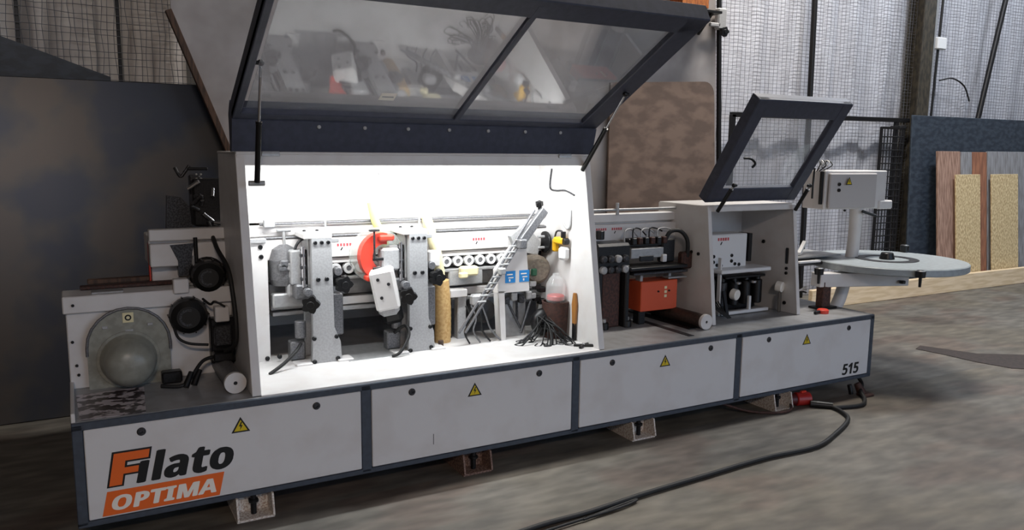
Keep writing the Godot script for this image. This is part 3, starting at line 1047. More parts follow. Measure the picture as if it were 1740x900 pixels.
func left_end(t: Node3D) -> void:
	var p := part("drive_box", t, "low white motor box at the left end")
	bx("lower_body", M.white, p, V(0.325, 0.69, -0.56), V(0.645, 0.38, 0.2), 0.004)
	bx("overhang", M.white, p, V(0.325, 0.855, -0.53), V(0.665, 0.07, 0.18), 0.004)
	bx("upper_body", M.white, p, V(0.5, 0.99, -0.7), V(0.31, 0.22, 0.14), 0.004)
	bx("red_edge", M.red, p, V(0.338, 0.98, -0.655), V(0.006, 0.19, 0.05), 0.001)
	bx("side_rim", M.white, p, V(0.008, 0.515, -0.24), V(0.014, 0.036, 0.46), 0.002)
	for y in [[0.03, 0.855], [0.02, 0.7], [0.03, 0.6], [0.035, 0.56]]:
		dots("bolt", M.black, p, [V(y[0], y[1], -0.438 if y[1] > 0.8 else -0.458)], Vector3.BACK, 0.006)
	bx("guide_bar", M.rust, p, V(0.26, 0.9, -0.6), V(0.4, 0.014, 0.05), 0.003)
	bx("guide_bar", M.brown_wood, p, V(0.3, 0.915, -0.66), V(0.42, 0.02, 0.04), 0.003)
	bx("guide_plate", M.alu, p, V(0.16, 0.894, -0.5), V(0.12, 0.008, 0.06), 0.002)
	# smoked dust cover with its motor dome
	p = part("dust_cover", t, "smoked grey rounded motor cover")
	var st := S()
	var pts := [Vector2(0.07, 0.5), Vector2(0.385, 0.5), Vector2(0.385, 0.64)]
	for i in 13:
		var a := PI * i / 12.0
		pts.append(Vector2(0.2275 + 0.1575 * cos(a), 0.675 + 0.155 * sin(a)))
	pts.append(Vector2(0.07, 0.64))
	prism(st, pts, V(0, 0, -0.46), Vector3.RIGHT, Vector3.UP, V(0, 0, 0.035))
	ob("backplate", st, M.smoked, p)
	var rim := []
	for q in pts.slice(2):
		rim.append(V(q.x, q.y, -0.425))
	st = S()
	tube(st, rim, 0.006, 8, 1)
	ob("rim", st, M.midgrey, p)
	st = S()
	lathe(st, V(0.222, 0.612, -0.43), Vector3.BACK, [Vector2(0, 0.112), Vector2(0.02, 0.108), Vector2(0.03, 0.1), Vector2(0.09, 0.096), Vector2(0.12, 0.08), Vector2(0.138, 0.055), Vector2(0.145, 0.028), Vector2(0.147, 0)], 28, true)
	ob("motor_dome", st, M.smoked, p)
	st = S()
	ring(st, V(0.222, 0.612, -0.43), V(0.222, 0.612, -0.42), 0.122, 0.105, 28)
	ob("dome_collar", st, M.smoked, p)
	bx("label_plate", M.cream, p, V(0.228, 0.79, -0.424), V(0.042, 0.042, 0.003), 0.001)
	st = S()
	ring(st, V(0.228, 0.79, -0.424), V(0.228, 0.79, -0.421), 0.013, 0.007, 12)
	ob("label_mark", st, M.ink, p)
	bx("label_plate", M.cast, p, V(0.23, 0.725, -0.424), V(0.03, 0.03, 0.003), 0.001)
	for x in [0.14, 0.31]:
		bx("clip", M.cast, p, V(x, 0.755, -0.424), V(0.022, 0.012, 0.006), 0.002)
	bx("dome_foot", M.darksteel, p, V(0.38, 0.53, -0.38), V(0.08, 0.05, 0.05), 0.006)
	# two black motors with white terminal boxes
	p = part("glue_motor", t, "two black motors with white terminal boxes")
	for k in [[V(0.565, 0.935, -0.56), 0.07], [V(0.47, 0.78, -0.5), 0.078]]:
		var c: Vector3 = k[0]
		var r: float = k[1]
		st = S()
		lathe(st, c, V(-0.1, 0, 1), [Vector2(-0.02, 0), Vector2(-0.02, r * 1.1), Vector2(0.02, r * 1.1), Vector2(0.025, r), Vector2(0.10, r), Vector2(0.125, r * 0.9), Vector2(0.14, r * 0.6), Vector2(0.14, 0)], 24)
		ob("motor_body", st, M.black, p)
		for i in 10:
			var a := TAU * i / 10.0
			st = S()
			var v := V(cos(a), sin(a), 0) * (r + 0.002)
			box(st, c + v + V(-0.006, 0, 0.06), V(0.006, 0.006, 0.07), 0.001, Basis(Vector3.BACK, a))
			ob("cooling_fin", st, M.darksteel, p)
		st = S()
		ring(st, c + V(-0.014, 0, 0.128), c + V(-0.0145, 0, 0.14), r * 0.5, r * 0.35, 18)
		ob("fan_ring", st, M.gunmetal, p)
		st = S()
		ring(st, c + V(0.02, 0.02, -0.03), c + V(0.02, 0.02, -0.015), r * 1.32, r * 1.2, 26)
		ob("pipe_collar", st, M.cast, p)
	bx("terminal_box", M.white, p, V(0.44, 0.905, -0.45), V(0.062, 0.062, 0.05), 0.004)
	bx("terminal_box", M.white, p, V(0.59, 0.785, -0.37), V(0.058, 0.066, 0.05), 0.004)
	bx("motor_stand", M.darksteel, p, V(0.6, 0.66, -0.42), V(0.11, 0.2, 0.06), 0.006)
	bx("motor_stand", M.gunmetal, p, V(0.59, 0.69, -0.37), V(0.07, 0.09, 0.05), 0.006)
	bx("motor_stand", M.darksteel, p, V(0.585, 0.6, -0.36), V(0.08, 0.04, 0.06), 0.006)
	# fan-shaped duct
	st = S()
	prism(st, [Vector2(0.415, 1.07), Vector2(0.515, 1.075), Vector2(0.505, 1.03), Vector2(0.497, 0.93), Vector2(0.447, 0.93), Vector2(0.445, 1.0)], V(0, 0, -0.6), Vector3.RIGHT, Vector3.UP, V(0, 0, 0.05))
	ob("fan_duct", st, M.gunmetal, p)
	cy("duct_rod", M.darksteel, p, V(0.522, 0.93, -0.55), V(0.52, 1.1, -0.55), 0.009)
	cy("duct_rod", M.alu, p, V(0.508, 0.94, -0.54), V(0.508, 1.02, -0.54), 0.005)
	# hoses
	st = S()
	tube(st, [V(0.6, 1.15, -0.7), V(0.6, 1.06, -0.5), V(0.622, 0.98, -0.36), V(0.63, 0.86, -0.3), V(0.632, 0.74, -0.27), V(0.625, 0.66, -0.28), V(0.59, 0.63, -0.32)], 0.01, 8)
	ob("hose", st, M.rubber, p)
	st = S()
	tube(st, [V(0.4, 0.76, -0.42), V(0.41, 0.7, -0.38), V(0.45, 0.67, -0.36), V(0.53, 0.655, -0.36)], 0.006, 8)
	ob("hose", st, M.rubber, p)
	st = S()
	tube(st, [V(0.33, 0.515, -0.3), V(0.4, 0.513, -0.27), V(0.44, 0.53, -0.29), V(0.5, 0.59, -0.34), V(0.56, 0.6, -0.36)], 0.008, 8)
	ob("hose", st, M.rubber, p)
	for k in [[0.43, -0.29], [0.465, -0.31]]:
		st = S()
		cyl(st, V(k[0] - 0.01, 0.505, k[1] + 0.02), V(k[0] + 0.02, 0.56, k[1] - 0.01), 0.014, 0.011)
		ob("plug", st, M.black, p)
	st = S()
	tube(st, [V(0.52, 0.85, -0.4), V(0.545, 0.83, -0.36), V(0.56, 0.845, -0.34), V(0.6, 0.82, -0.335)], 0.005, 6)
	ob("hose", st, M.rubber, p)
	# dark mechanism that shows above the drive box
	p = part("rear_mechanism", t, "dark metal mechanism behind the drive box")
	st = S()
	prism(st, [Vector2(0.43, 1.1), Vector2(0.55, 1.1), Vector2(0.535, 1.22), Vector2(0.5, 1.26), Vector2(0.44, 1.27)], V(0, 0, -0.86), Vector3.RIGHT, Vector3.UP, V(0, 0, 0.04))
	ob("guard_plate", st, M.gunmetal, p)
	bx("head", M.darksteel, p, V(0.61, 1.24, -0.8), V(0.14, 0.22, 0.14), 0.01)
	bx("head_cap", M.gunmetal, p, V(0.56, 1.32, -0.8), V(0.05, 0.09, 0.05), 0.006)
	bx("cross_arm", M.black, p, V(0.575, 1.395, -0.8), V(0.09, 0.014, 0.04), 0.004)
	for i in 3:
		dots("bolt", M.alu, p, [V(0.565, 1.33 + 0.02 * i, -0.77), V(0.585, 1.33 + 0.02 * i, -0.77)], Vector3.BACK, 0.005)
	for k in 9:
		st = S()
		var c := V(rng.randf_range(0.5, 0.67), rng.randf_range(1.12, 1.36), -0.72)
		cyl(st, c, c + V(rng.randf_range(-0.05, 0.05), rng.randf_range(-0.05, 0.05), 0.02), 0.009)
		ob("fitting", st, M.chrome if k % 2 else M.gunmetal, p)
	st = S()
	tube(st, [V(0.48, 1.4, -0.82), V(0.5, 1.36, -0.8), V(0.52, 1.38, -0.8), V(0.54, 1.41, -0.8)], 0.008, 6)
	ob("fitting", st, M.gunmetal, p)
	bx("bright_bar", M.plastic, p, V(0.655, 1.17, -0.66), V(0.01, 0.11, 0.01), 0.002)
	bx("bright_bar", M.plastic, p, V(0.66, 1.08, -0.64), V(0.012, 0.04, 0.01), 0.002)
	bx("lower_bar", M.black, p, V(0.58, 1.115, -0.68), V(0.2, 0.02, 0.06), 0.004)
	# front rollers
	for k in [[0.592, -0.1, -0.62], [3.16, -0.13, -0.66]]:
		p = part("outfeed_roller" if k[0] < 1.0 else "support_roller", t, "steel tube roller with a white end disc")
		var x: float = k[0]
		cy("tube", M.midgrey if x < 1.0 else M.rod_brown, p, V(x, 0.545, k[2]), V(x, 0.545, k[1] - 0.02), 0.04)
		st = S()
		ring(st, V(x, 0.545, k[1] - 0.02), V(x, 0.545, k[1]), 0.044, 0.008, 26)
		ob("end_disc", st, M.white, p)
		cy("hub", M.black, p, V(x, 0.545, k[1] - 0.03), V(x, 0.545, k[1] - 0.004), 0.009)
		bx("cradle", M.darksteel, p, V(x, 0.506, (k[1] + k[2]) * 0.5), V(0.05, 0.014, 0.4), 0.002)

func trim_unit(t: Node3D, dx: float) -> void:
	var p := part("trimming_unit", t, "grey upright trimming unit with black star knobs")
	var x := 1.04 + dx
	var st := S()
	prism(st, [Vector2(-0.055, 0.5), Vector2(0.085, 0.5), Vector2(0.08, 0.6), Vector2(0.052, 0.67), Vector2(0.046, 1.09), Vector2(-0.046, 1.09), Vector2(-0.048, 0.66)], V(x, 0, -0.42), Vector3.RIGHT, Vector3.UP, V(0, 0, 0.03))
	ob("front_plate", st, M.cast, p)
	bx("top_block", M.white, p, V(x - 0.015, 1.1, -0.475), V(0.13, 0.026, 0.17), 0.004)
	bx("rear_plate", M.cast, p, V(x, 0.8, -0.545), V(0.1, 0.58, 0.02), 0.003)
	bx("side_web", M.alu, p, V(x - 0.045, 0.98, -0.48), V(0.02, 0.22, 0.1), 0.003)
	bx("side_web", M.alu, p, V(x + 0.04, 0.72, -0.48), V(0.02, 0.42, 0.1), 0.003)
	bx("slide_slot", M.darksteel, p, V(x - 0.066, 0.95, -0.46), V(0.02, 0.17, 0.04), 0.003)
	cy("slide_rod", M.chrome, p, V(x - 0.075, 0.86, -0.435), V(x - 0.075, 1.05, -0.435), 0.009)
	bx("slide_head", M.cast, p, V(x - 0.1, 0.95, -0.5), V(0.05, 0.16, 0.08), 0.006)
	for i in 3:
		bx("slide_nut", M.gunmetal, p, V(x - 0.075, 0.9 + 0.055 * i, -0.437), V(0.028, 0.02, 0.02), 0.004)
	bx("lower_head", M.midgrey, p, V(x - 0.085, 0.84, -0.48), V(0.06, 0.07, 0.1), 0.008)
	# knob at the left with its white collar
	cy("knob_collar", M.midgrey, p, V(x - 0.065, 0.842, -0.42), V(x - 0.065, 0.842, -0.385), 0.02)
	st = S()
	star_knob(st, V(x - 0.06, 0.795, -0.375), V(-0.35, -0.1, 1), 0.044, 0.03)
	ob("star_knob", st, M.black, p)
	# knob at the right
	cy("knob_collar", M.midgrey, p, V(x + 0.085, 0.925, -0.46), V(x + 0.085, 0.925, -0.42), 0.02)
	bx("knob_block", M.black, p, V(x + 0.08, 0.885, -0.46), V(0.05, 0.06, 0.06), 0.006)
	st = S()
	star_knob(st, V(x + 0.1, 0.87, -0.41), V(0.1, -0.1, 1), 0.044, 0.03)
	ob("star_knob", st, M.black, p)
	bx("lower_slide", M.midgrey, p, V(x + 0.085, 0.72, -0.47), V(0.05, 0.2, 0.07), 0.006)
	dots("bolt", M.black, p, [V(x - 0.045, 0.625, -0.39), V(x + 0.06, 0.625, -0.39), V(x - 0.045, 0.515, -0.39), V(x + 0.065, 0.52, -0.39), V(x - 0.02, 0.9, -0.39), V(x + 0.02, 0.9, -0.39)], Vector3.BACK, 0.0105)
	dots("bolt", M.black, p, [V(x - 0.03, 1.07, -0.389), V(x, 1.07, -0.389), V(x + 0.03, 1.07, -0.389)], Vector3.BACK, 0.009)
	dots("bolt", M.black, p, [V(x - 0.05, 1.113, -0.5), V(x + 0.01, 1.113, -0.5)], Vector3.UP, 0.008)
	for s in [-0.095, 0.1]:
		bx("base_foot", M.white, p, V(x + s, 0.508, -0.41), V(0.075, 0.016, 0.08), 0.003)
	bx("top_pin", M.alu, p, V(x + 0.05, 1.14, -0.5), V(0.01, 0.05, 0.01), 0.002)
	bx("top_arm", M.alu, p, V(x + 0.075, 1.07, -0.46), V(0.05, 0.02, 0.02), 0.003)
	st = S()
	cyl(st, V(x - 0.09, 0.62, -0.46), V(x - 0.09, 0.7, -0.46), 0.026)
	ob("small_motor", st, M.midgrey, p)
	bx("motor_foot", M.midgrey, p, V(x - 0.1, 0.555, -0.5), V(0.07, 0.09, 0.06), 0.006)
	st = S()
	tube(st, [V(x - 0.1, 0.6, -0.42), V(x - 0.14, 0.58, -0.36), V(x - 0.2, 0.54, -0.33), V(x - 0.27, 0.508, -0.3)] if dx < 0.1 else [V(x - 0.11, 0.6, -0.44), V(x - 0.07, 0.64, -0.4), V(x - 0.065, 0.6, -0.36), V(x - 0.12, 0.53, -0.33), V(x - 0.16, 0.51, -0.34)], 0.008, 8)
	ob("hose", st, M.rubber, p)

func heads(t: Node3D) -> void:
	# white plate beside the left hood panel
	var p := part("cover_plate", t, "tall white plate with a rounded corner")
	var st := S()
	prism(st, [Vector2(0.69, 0.5), Vector2(0.825, 0.5), Vector2(0.825, 1.05), Vector2(0.815, 1.072), Vector2(0.79, 1.08), Vector2(0.69, 1.08)], V(0, 0, -0.56), Vector3.RIGHT, Vector3.UP, V(0, 0, 0.03))
	ob("plate", st, M.white, p)
	dots("bolt", M.black, p, [V(0.795, 1.045, -0.53), V(0.797, 1.0, -0.53), V(0.81, 0.52, -0.53), V(0.86, 0.53, -0.5)], Vector3.BACK, 0.011)
	# grey gear head between plate and first trimming unit
	p = part("scraper_head", t, "dark cast scraper head with a T-handle")
	st = S()
	lathe(st, V(0.905, 0.86, -0.56), Vector3.UP, [Vector2(0, 0), Vector2(0, 0.06), Vector2(0.03, 0.07), Vector2(0.12, 0.07), Vector2(0.17, 0.055), Vector2(0.19, 0.02), Vector2(0.19, 0)], 8)
	ob("gear_case", st, M.midgrey, p)
	for k in 6:
		bx("case_block", M.midgrey if k % 2 else M.cast, p, V(rng.randf_range(0.87, 0.95), rng.randf_range(0.87, 1.0), -0.5), V(0.04, 0.035, 0.04), 0.006)
	cy("handle_stem", M.alu, p, V(0.91, 1.03, -0.55), V(0.905, 1.115, -0.55), 0.007)
	cy("t_handle", M.alu, p, V(0.875, 1.117, -0.55), V(0.94, 1.117, -0.55), 0.009)
	bx("lower_block", M.alu, p, V(0.92, 0.79, -0.54), V(0.16, 0.07, 0.06), 0.008)
	bx("lower_block", M.cast, p, V(0.95, 0.84, -0.52), V(0.09, 0.06, 0.06), 0.01)
	st = S()
	tube(st, [V(0.945, 0.94, -0.5), V(0.945, 1.03, -0.5), V(0.975, 1.075, -0.5), V(1.01, 1.07, -0.5), V(1.03, 1.03, -0.5)], 0.007, 8)
	ob("air_hose", st, M.gunmetal, p)
	cy("cylinder", M.alu, p, V(0.965, 0.84, -0.52), V(0.965, 1.03, -0.52), 0.024)
	trim_unit(t, 0.0)
	trim_unit(t, 0.475)
	# red guarded saw between the trimming units
	p = part("saw_unit", t, "red guarded saw with a tilted white motor housing")
	st = S()
	ring(st, V(1.335, 0.985, -0.5), V(1.335, 0.985, -0.47), 0.135, 0.012, 32)
	ob("clear_guard", st, M.clear_dim, p)
	st = S()
	var arc := []
	for i in 15:
		var a := deg_to_rad(75 + 155.0 * i / 14)
		arc.append(Vector2(1.34 + 0.108 * cos(a), 0.985 + 0.115 * sin(a)))
	for i in 15:
		var a := deg_to_rad(230 - 155.0 * i / 14)
		arc.append(Vector2(1.35 + 0.058 * cos(a), 0.985 + 0.06 * sin(a)))
	prism(st, arc, V(0, 0, -0.47), Vector3.RIGHT, Vector3.UP, V(0, 0, 0.05))
	ob("red_guard", st, M.red, p)
	bx("guard_lip", M.red, p, V(1.36, 1.075, -0.43), V(0.08, 0.03, 0.05), 0.008)
	bx("guard_lip", M.red, p, V(1.3, 0.885, -0.43), V(0.09, 0.03, 0.05), 0.008)
	for y in [0.975, 0.93]:
		bx("guard_slot", M.black, p, V(1.325, y, -0.412), V(0.07, 0.014, 0.01), 0.002)
	bx("motor_face", M.cast, p, V(1.38, 0.97, -0.44), V(0.09, 0.11, 0.07), 0.01)
	cy("screw", M.gunmetal, p, V(1.295, 0.98, -0.4), V(1.295, 1.11, -0.4), 0.005)
	bx("screw_head", M.gunmetal, p, V(1.295, 1.115, -0.4), V(0.05, 0.01, 0.02), 0.002)
	var tilt := Basis(Vector3.BACK, deg_to_rad(12)) * Basis(Vector3.UP, deg_to_rad(-22))
	st = S()
	box(st, V(1.345, 0.835, -0.4), V(0.115, 0.2, 0.12), 0.012, tilt)
	ob("motor_housing", st, M.white, p)
	st = S()
	box(st, V(1.365, 0.735, -0.4), V(0.1, 0.06, 0.1), 0.02, tilt)
	ob("motor_end", st, M.cast, p)
	st = S()
	box(st, V(1.40, 0.7, -0.45), V(0.1, 0.1, 0.08), 0.02, tilt)
	ob("motor_mount", st, M.black, p)
	for k in [[-0.02, 0.06], [0.025, 0.03], [-0.02, -0.03]]:
		st = S()
		var c := V(1.345, 0.835, -0.4) + tilt * V(k[0], k[1], 0.061)
		lathe(st, c, tilt.z, [Vector2(0, 0.008), Vector2(0.003, 0.008), Vector2(0.003, 0)], 10)
		ob("screw_hole", st, M.gunmetal, p)
	st = S()
	tube(st, [V(1.4, 1.0, -0.52), V(1.38, 1.08, -0.53), V(1.345, 1.15, -0.53), V(1.325, 1.24, -0.53)], 0.02, 10)
	ob("suction_tube", st, mat(Color(0.8, 0.82, 0.52), 0.4), p)
	# dust hose
	p = part("dust_hose", t, "beige upright dust hose")
	st = S()
	tube(st, [V(1.70, 0.5, -0.52), V(1.702, 0.6, -0.52), V(1.70, 0.72, -0.52), V(1.69, 0.83, -0.52)], 0.042, 16, 8, 0.0015)
	ob("lower_hose", st, M.hose, p)
	st = S()
	tube(st, [V(1.69, 0.82, -0.52), V(1.672, 0.95, -0.52), V(1.645, 1.06, -0.53), V(1.62, 1.16, -0.54)], 0.026, 12, 8, 0.002)
	ob("upper_hose", st, M.cream, p)
	cy("hose_foot", M.brown_wood, p, V(1.655, 0.5, -0.44), V(1.655, 0.535, -0.44), 0.014)
	bx("hose_clip", M.white, p, V(1.625, 0.955, -0.47), V(0.06, 0.08, 0.05), 0.006)
	# valves and blocks behind the inclined guide
	p = part("valve_block", t, "grey valve block with a dark motor")
	bx("bracket", M.cast, p, V(1.85, 0.83, -0.58), V(0.2, 0.08, 0.06), 0.006)
	bx("yellow_valve", M.cream, p, V(1.85, 0.87, -0.52), V(0.1, 0.05, 0.05), 0.01)
	bx("valve", M.cream, p, V(1.8, 0.855, -0.48), V(0.045, 0.03, 0.03), 0.006)
	bx("post", M.cast, p, V(1.82, 0.62, -0.56), V(0.05, 0.24, 0.05), 0.004)
	bx("post", M.darksteel, p, V(1.76, 0.62, -0.6), V(0.04, 0.24, 0.05), 0.004)
	bx("plate", M.white, p, V(1.79, 0.755, -0.54), V(0.1, 0.04, 0.06), 0.004)
	st = S()
	lathe(st, V(1.9, 0.65, -0.58), V(0.2, 0.1, 1), [Vector2(0, 0), Vector2(0, 0.06), Vector2(0.1, 0.068), Vector2(0.13, 0.055), Vector2(0.135, 0)], 18)
	ob("motor", st, M.darksteel, p)
	bx("motor_cap", M.cast, p, V(1.88, 0.72, -0.48), V(0.07, 0.06, 0.05), 0.01)
	for k in 4:
		st = S()
		var a := V(1.8 + 0.03 * k, 0.7, -0.45)
		tube(st, [a, a + V(0.02, -0.07, 0.02), a + V(-0.02 + 0.02 * k, -0.13, 0.03), a + V(0.03 * k, -0.19, 0.05)], 0.0045, 6)
		ob("hose", st, M.midgrey if k % 2 else M.rubber, p)
	# white cover with two blue labels
	p = part("spindle_cover", t, "white pointed cover with two blue labels")
	st = S()
	prism(st, [Vector2(1.963, 0.76), Vector2(1.963, 0.878), Vector2(2.06, 1.0), Vector2(2.128, 1.0), Vector2(2.15, 0.76)], V(0, 0, -0.46), Vector3.RIGHT, Vector3.UP, V(0, 0, 0.06))
	ob("cover", st, M.white, p)
	st = S()
	prism(st, [Vector2(1.985, 0.5), Vector2(1.965, 0.77), Vector2(2.0, 0.77), Vector2(2.012, 0.5)], V(0, 0, -0.46), Vector3.RIGHT, Vector3.UP, V(0, 0, 0.06))
	ob("leg_plate", st, M.white, p)
	bx("back_plate", M.alu, p, V(2.09, 0.635, -0.47), V(0.15, 0.27, 0.012), 0.002)
	for x in [2.033, 2.117]:
		bx("blue_label", M.blue, p, V(x, 0.842, -0.399), V(0.06, 0.062, 0.002), 0.0)
		bx("label_print", M.print_white, p, V(x - 0.004, 0.855, -0.3975), V(0.034, 0.006, 0.001), 0.0)
		bx("label_print", M.print_white, p, V(x + 0.003, 0.838, -0.3975), V(0.03, 0.005, 0.001), 0.0)
		bx("label_print", M.print_white, p, V(x - 0.004, 0.824, -0.3975), V(0.008, 0.012, 0.001), 0.0)
	for k in [[V(2.02, 0.74, -0.44), V(2.1, 0.56, -0.4)], [V(2.17, 0.7, -0.42), V(2.09, 0.54, -0.38)], [V(2.1, 0.74, -0.45), V(2.1, 0.6, -0.44)]]:
		st = S()
		cyl(st, k[0], k[1], 0.007)
		ob("linkage", st, M.gunmetal, p)
	for k in 4:
		bx("fitting", M.cast if k % 2 else M.gunmetal, p, V(2.03 + 0.045 * k, 0.715 + 0.015 * (k % 2), -0.44), V(0.035, 0.045, 0.04), 0.006)
	# inclined guide
	p = part("inclined_guide", t, "silver inclined guide with cross bars")
	var a := V(1.765, 0.575, -0.385)
	var b := V(2.2, 1.19, -0.385)
	for s in [[0.0, 0.012], [-0.034, 0.009]]:
		st = S()
		bar(st, a + V(s[0], 0, 0), b + V(s[0], 0, 0), 0.012, s[1] * 1.4, Vector3.BACK)
		ob("guide_rail", st, M.midgrey, p)
	for i in 11:
		var c := a.lerp(b, 0.25 + 0.05 * i)
		bx("cross_bar", M.alu, p, c + V(-0.017, 0, 0.004), V(0.05, 0.009, 0.012), 0.002)
	st = S()
	bar(st, a.lerp(b, 0.74) + V(0.0, 0, 0.01), b + V(0.02, 0, 0.01), 0.045, 0.03, Vector3.BACK, 0.004)
	ob("slide", st, M.midgrey, p)
	bx("clamp", M.midgrey, p, a.lerp(b, 0.72) + V(0.0, 0.0, 0.02), V(0.045, 0.05, 0.05), 0.006)
	bx("clamp", M.alu, p, a.lerp(b, 0.5) + V(-0.02, 0.0, 0.02), V(0.035, 0.035, 0.04), 0.006)
	st = S()
	star_knob(st, b + V(-0.005, 0.02, 0.0), V(-0.3, 1, 0.3), 0.022, 0.022)
	ob("knob", st, M.black, p)
	# gauge unit at the right of the guide
	p = part("buffing_motor", t, "beige buffing motor under a grey corner plate")
	st = S()
	prism(st, [Vector2(2.1, 1.04), Vector2(2.19, 1.1), Vector2(2.29, 1.0), Vector2(2.27, 0.93), Vector2(2.14, 0.96)], V(0, 0, -0.56), Vector3.RIGHT, Vector3.UP, V(0, 0, 0.04))
	ob("corner_plate", st, M.cast, p)
	st = S()
	lathe(st, V(2.25, 0.86, -0.56), V(-0.2, 0, 1), [Vector2(0, 0), Vector2(0, 0.078), Vector2(0.1, 0.078), Vector2(0.12, 0.06), Vector2(0.12, 0)], 24)
	ob("motor_body", st, noisy(Color(0.52, 0.48, 0.42), Color(0.42, 0.38, 0.34), 0.03, V(3, 3, 3), 0.45, 0.1, 60), p)
	bx("terminal", mat(Color(0.05, 0.3, 0.2), 0.5), p, V(2.2, 0.85, -0.44), V(0.035, 0.04, 0.02), 0.006)
	st = S()
	cyl(st, V(2.31, 1.0, -0.52), V(2.325, 1.0, -0.52), 0.06)
	ob("hand_wheel", st, M.darksteel, p)
	for k in [[2.27, 1.03], [2.27, 0.97]]:
		cy("wheel_spoke", M.cast, p, V(k[0], k[1], -0.52), V(2.32, k[1], -0.52), 0.008)
	for k in 7:
		bx("valve", M.darksteel if k % 3 else M.cast, p, V(2.2 + 0.03 * (k % 3), 0.72 + 0.022 * k - 0.04 * (k % 3), -0.46), V(0.04, 0.03, 0.04), 0.005)
	# yellow air regulator on the right side panel
	p = part("air_regulator", t, "yellow air regulator with a clear bowl")
	bx("body", M.yellow, p, V(2.315, 1.025, -0.36), V(0.05, 0.035, 0.08), 0.008)
	bx("elbow", M.yellow, p, V(2.315, 0.995, -0.41), V(0.035, 0.07, 0.03), 0.008)
	cy("dial", M.black, p, V(2.3, 1.025, -0.31), V(2.33, 1.025, -0.31), 0.018)
	cy("knob", M.darksteel, p, V(2.315, 1.04, -0.335), V(2.315, 1.075, -0.335), 0.014)
	bx("bowl", M.plastic, p, V(2.315, 0.96, -0.325), V(0.045, 0.07, 0.06), 0.012)
	st = S()
	tube(st, [V(2.315, 1.03, -0.42), V(2.315, 1.07, -0.4), V(2.315, 1.075, -0.35), V(2.315, 1.06, -0.33)], 0.005, 6)
	ob("hose", st, M.gunmetal, p)
	# loose things standing in the hood
	var o := thing("spray_bottle", V(2.29, 0.5, -0.36), "clear plastic bottle with red liquid in a dark tub inside the hood", "bottle")
	st = S()
	lathe(st, V(0, 0.2, 0), Vector3.UP, [Vector2(0, 0), Vector2(0, 0.05), Vector2(0.01, 0.055), Vector2(0.09, 0.053), Vector2(0.125, 0.035), Vector2(0.14, 0.018), Vector2(0.15, 0.018), Vector2(0.15, 0)], 20)
	ob("bottle", st, M.clear, o)
	cy("red_liquid", mat(Color(0.75, 0.15, 0.12), 0.3), o, V(0, 0.205, 0), V(0, 0.235, 0), 0.048)
	st = S()
	lathe(st, V(0, 0.0, 0), Vector3.UP, [Vector2(0, 0), Vector2(0, 0.062), Vector2(0.18, 0.072), Vector2(0.2, 0.075), Vector2(0.2, 0.066), Vector2(0.02, 0.056), Vector2(0.02, 0)], 22)
	ob("tub", st, M.rust, o)
	o = thing("paint_brush", V(2.325, 0.5, -0.23), "wooden-handled brush leaning on the right side panel of the hood", "brush")
	st = S()
	prism(st, [Vector2(-0.012, 0.09), Vector2(-0.02, 0.2), Vector2(-0.008, 0.26), Vector2(0.008, 0.26), Vector2(0.02, 0.2), Vector2(0.012, 0.09)], V(0, 0, -0.006), Vector3.BACK, Vector3.UP, V(0.012, 0, 0))
	ob("handle", st, mat(Color(0.62, 0.42, 0.2), 0.5), o)
	bx("bristles", M.darksteel, o, V(0.006, 0.05, -0.006), V(0.014, 0.1, 0.026), 0.003)
	o = thing("cable_bundle", V(2.2, 0.5, -0.3), "tangled bundle of thin black cables spilling over the lit worktop", "cables")
	for k in 26:
		var q := []
		var ang := rng.randf_range(-0.7, 3.6)
		var rr := rng.randf_range(0.08, 0.2)
		q.append(V(rng.randf_range(-0.03, 0.03), rng.randf_range(0.06, 0.14), -0.05))
		q.append(V(cos(ang) * rr * 0.4, rng.randf_range(0.05, 0.1), sin(ang) * rr * 0.4))
		q.append(V(cos(ang) * rr * 0.9, 0.012, sin(ang) * rr * 0.8))
		q.append(V(cos(ang + 0.25) * rr, 0.006, sin(ang + 0.25) * rr * 0.9))
		q.append(V(cos(ang + 0.35) * rr * 0.7, 0.008, sin(ang + 0.35) * rr * 0.7))
		st = S()
		tube(st, q, rng.randf_range(0.003, 0.005), 5, 5)
		ob("cable", st, M.rubber if k % 4 else M.gunmetal, o)
	st = S()
	ball(st, V(0.02, 0.09, -0.08), V(0.07, 0.075, 0.05), 12)
	ob("cable_knot", st, M.darksteel, o)
	o = thing("wire_clippers", V(2.3, 0.502, -0.1), "black clippers lying on the worktop by the right hood panel", "clippers")
	for s in [-1.0, 1.0]:
		st = S()
		tube(st, [V(-0.04, 0.01, -0.03 * s), V(0.0, 0.012, 0.0), V(0.05, 0.01, 0.024 * s), V(0.09, 0.008, 0.03 * s)], 0.008, 8)
		ob("handle", st, M.black, o)
	cy("pivot", M.chrome, o, V(0, 0.004, 0), V(0, 0.024, 0), 0.008)

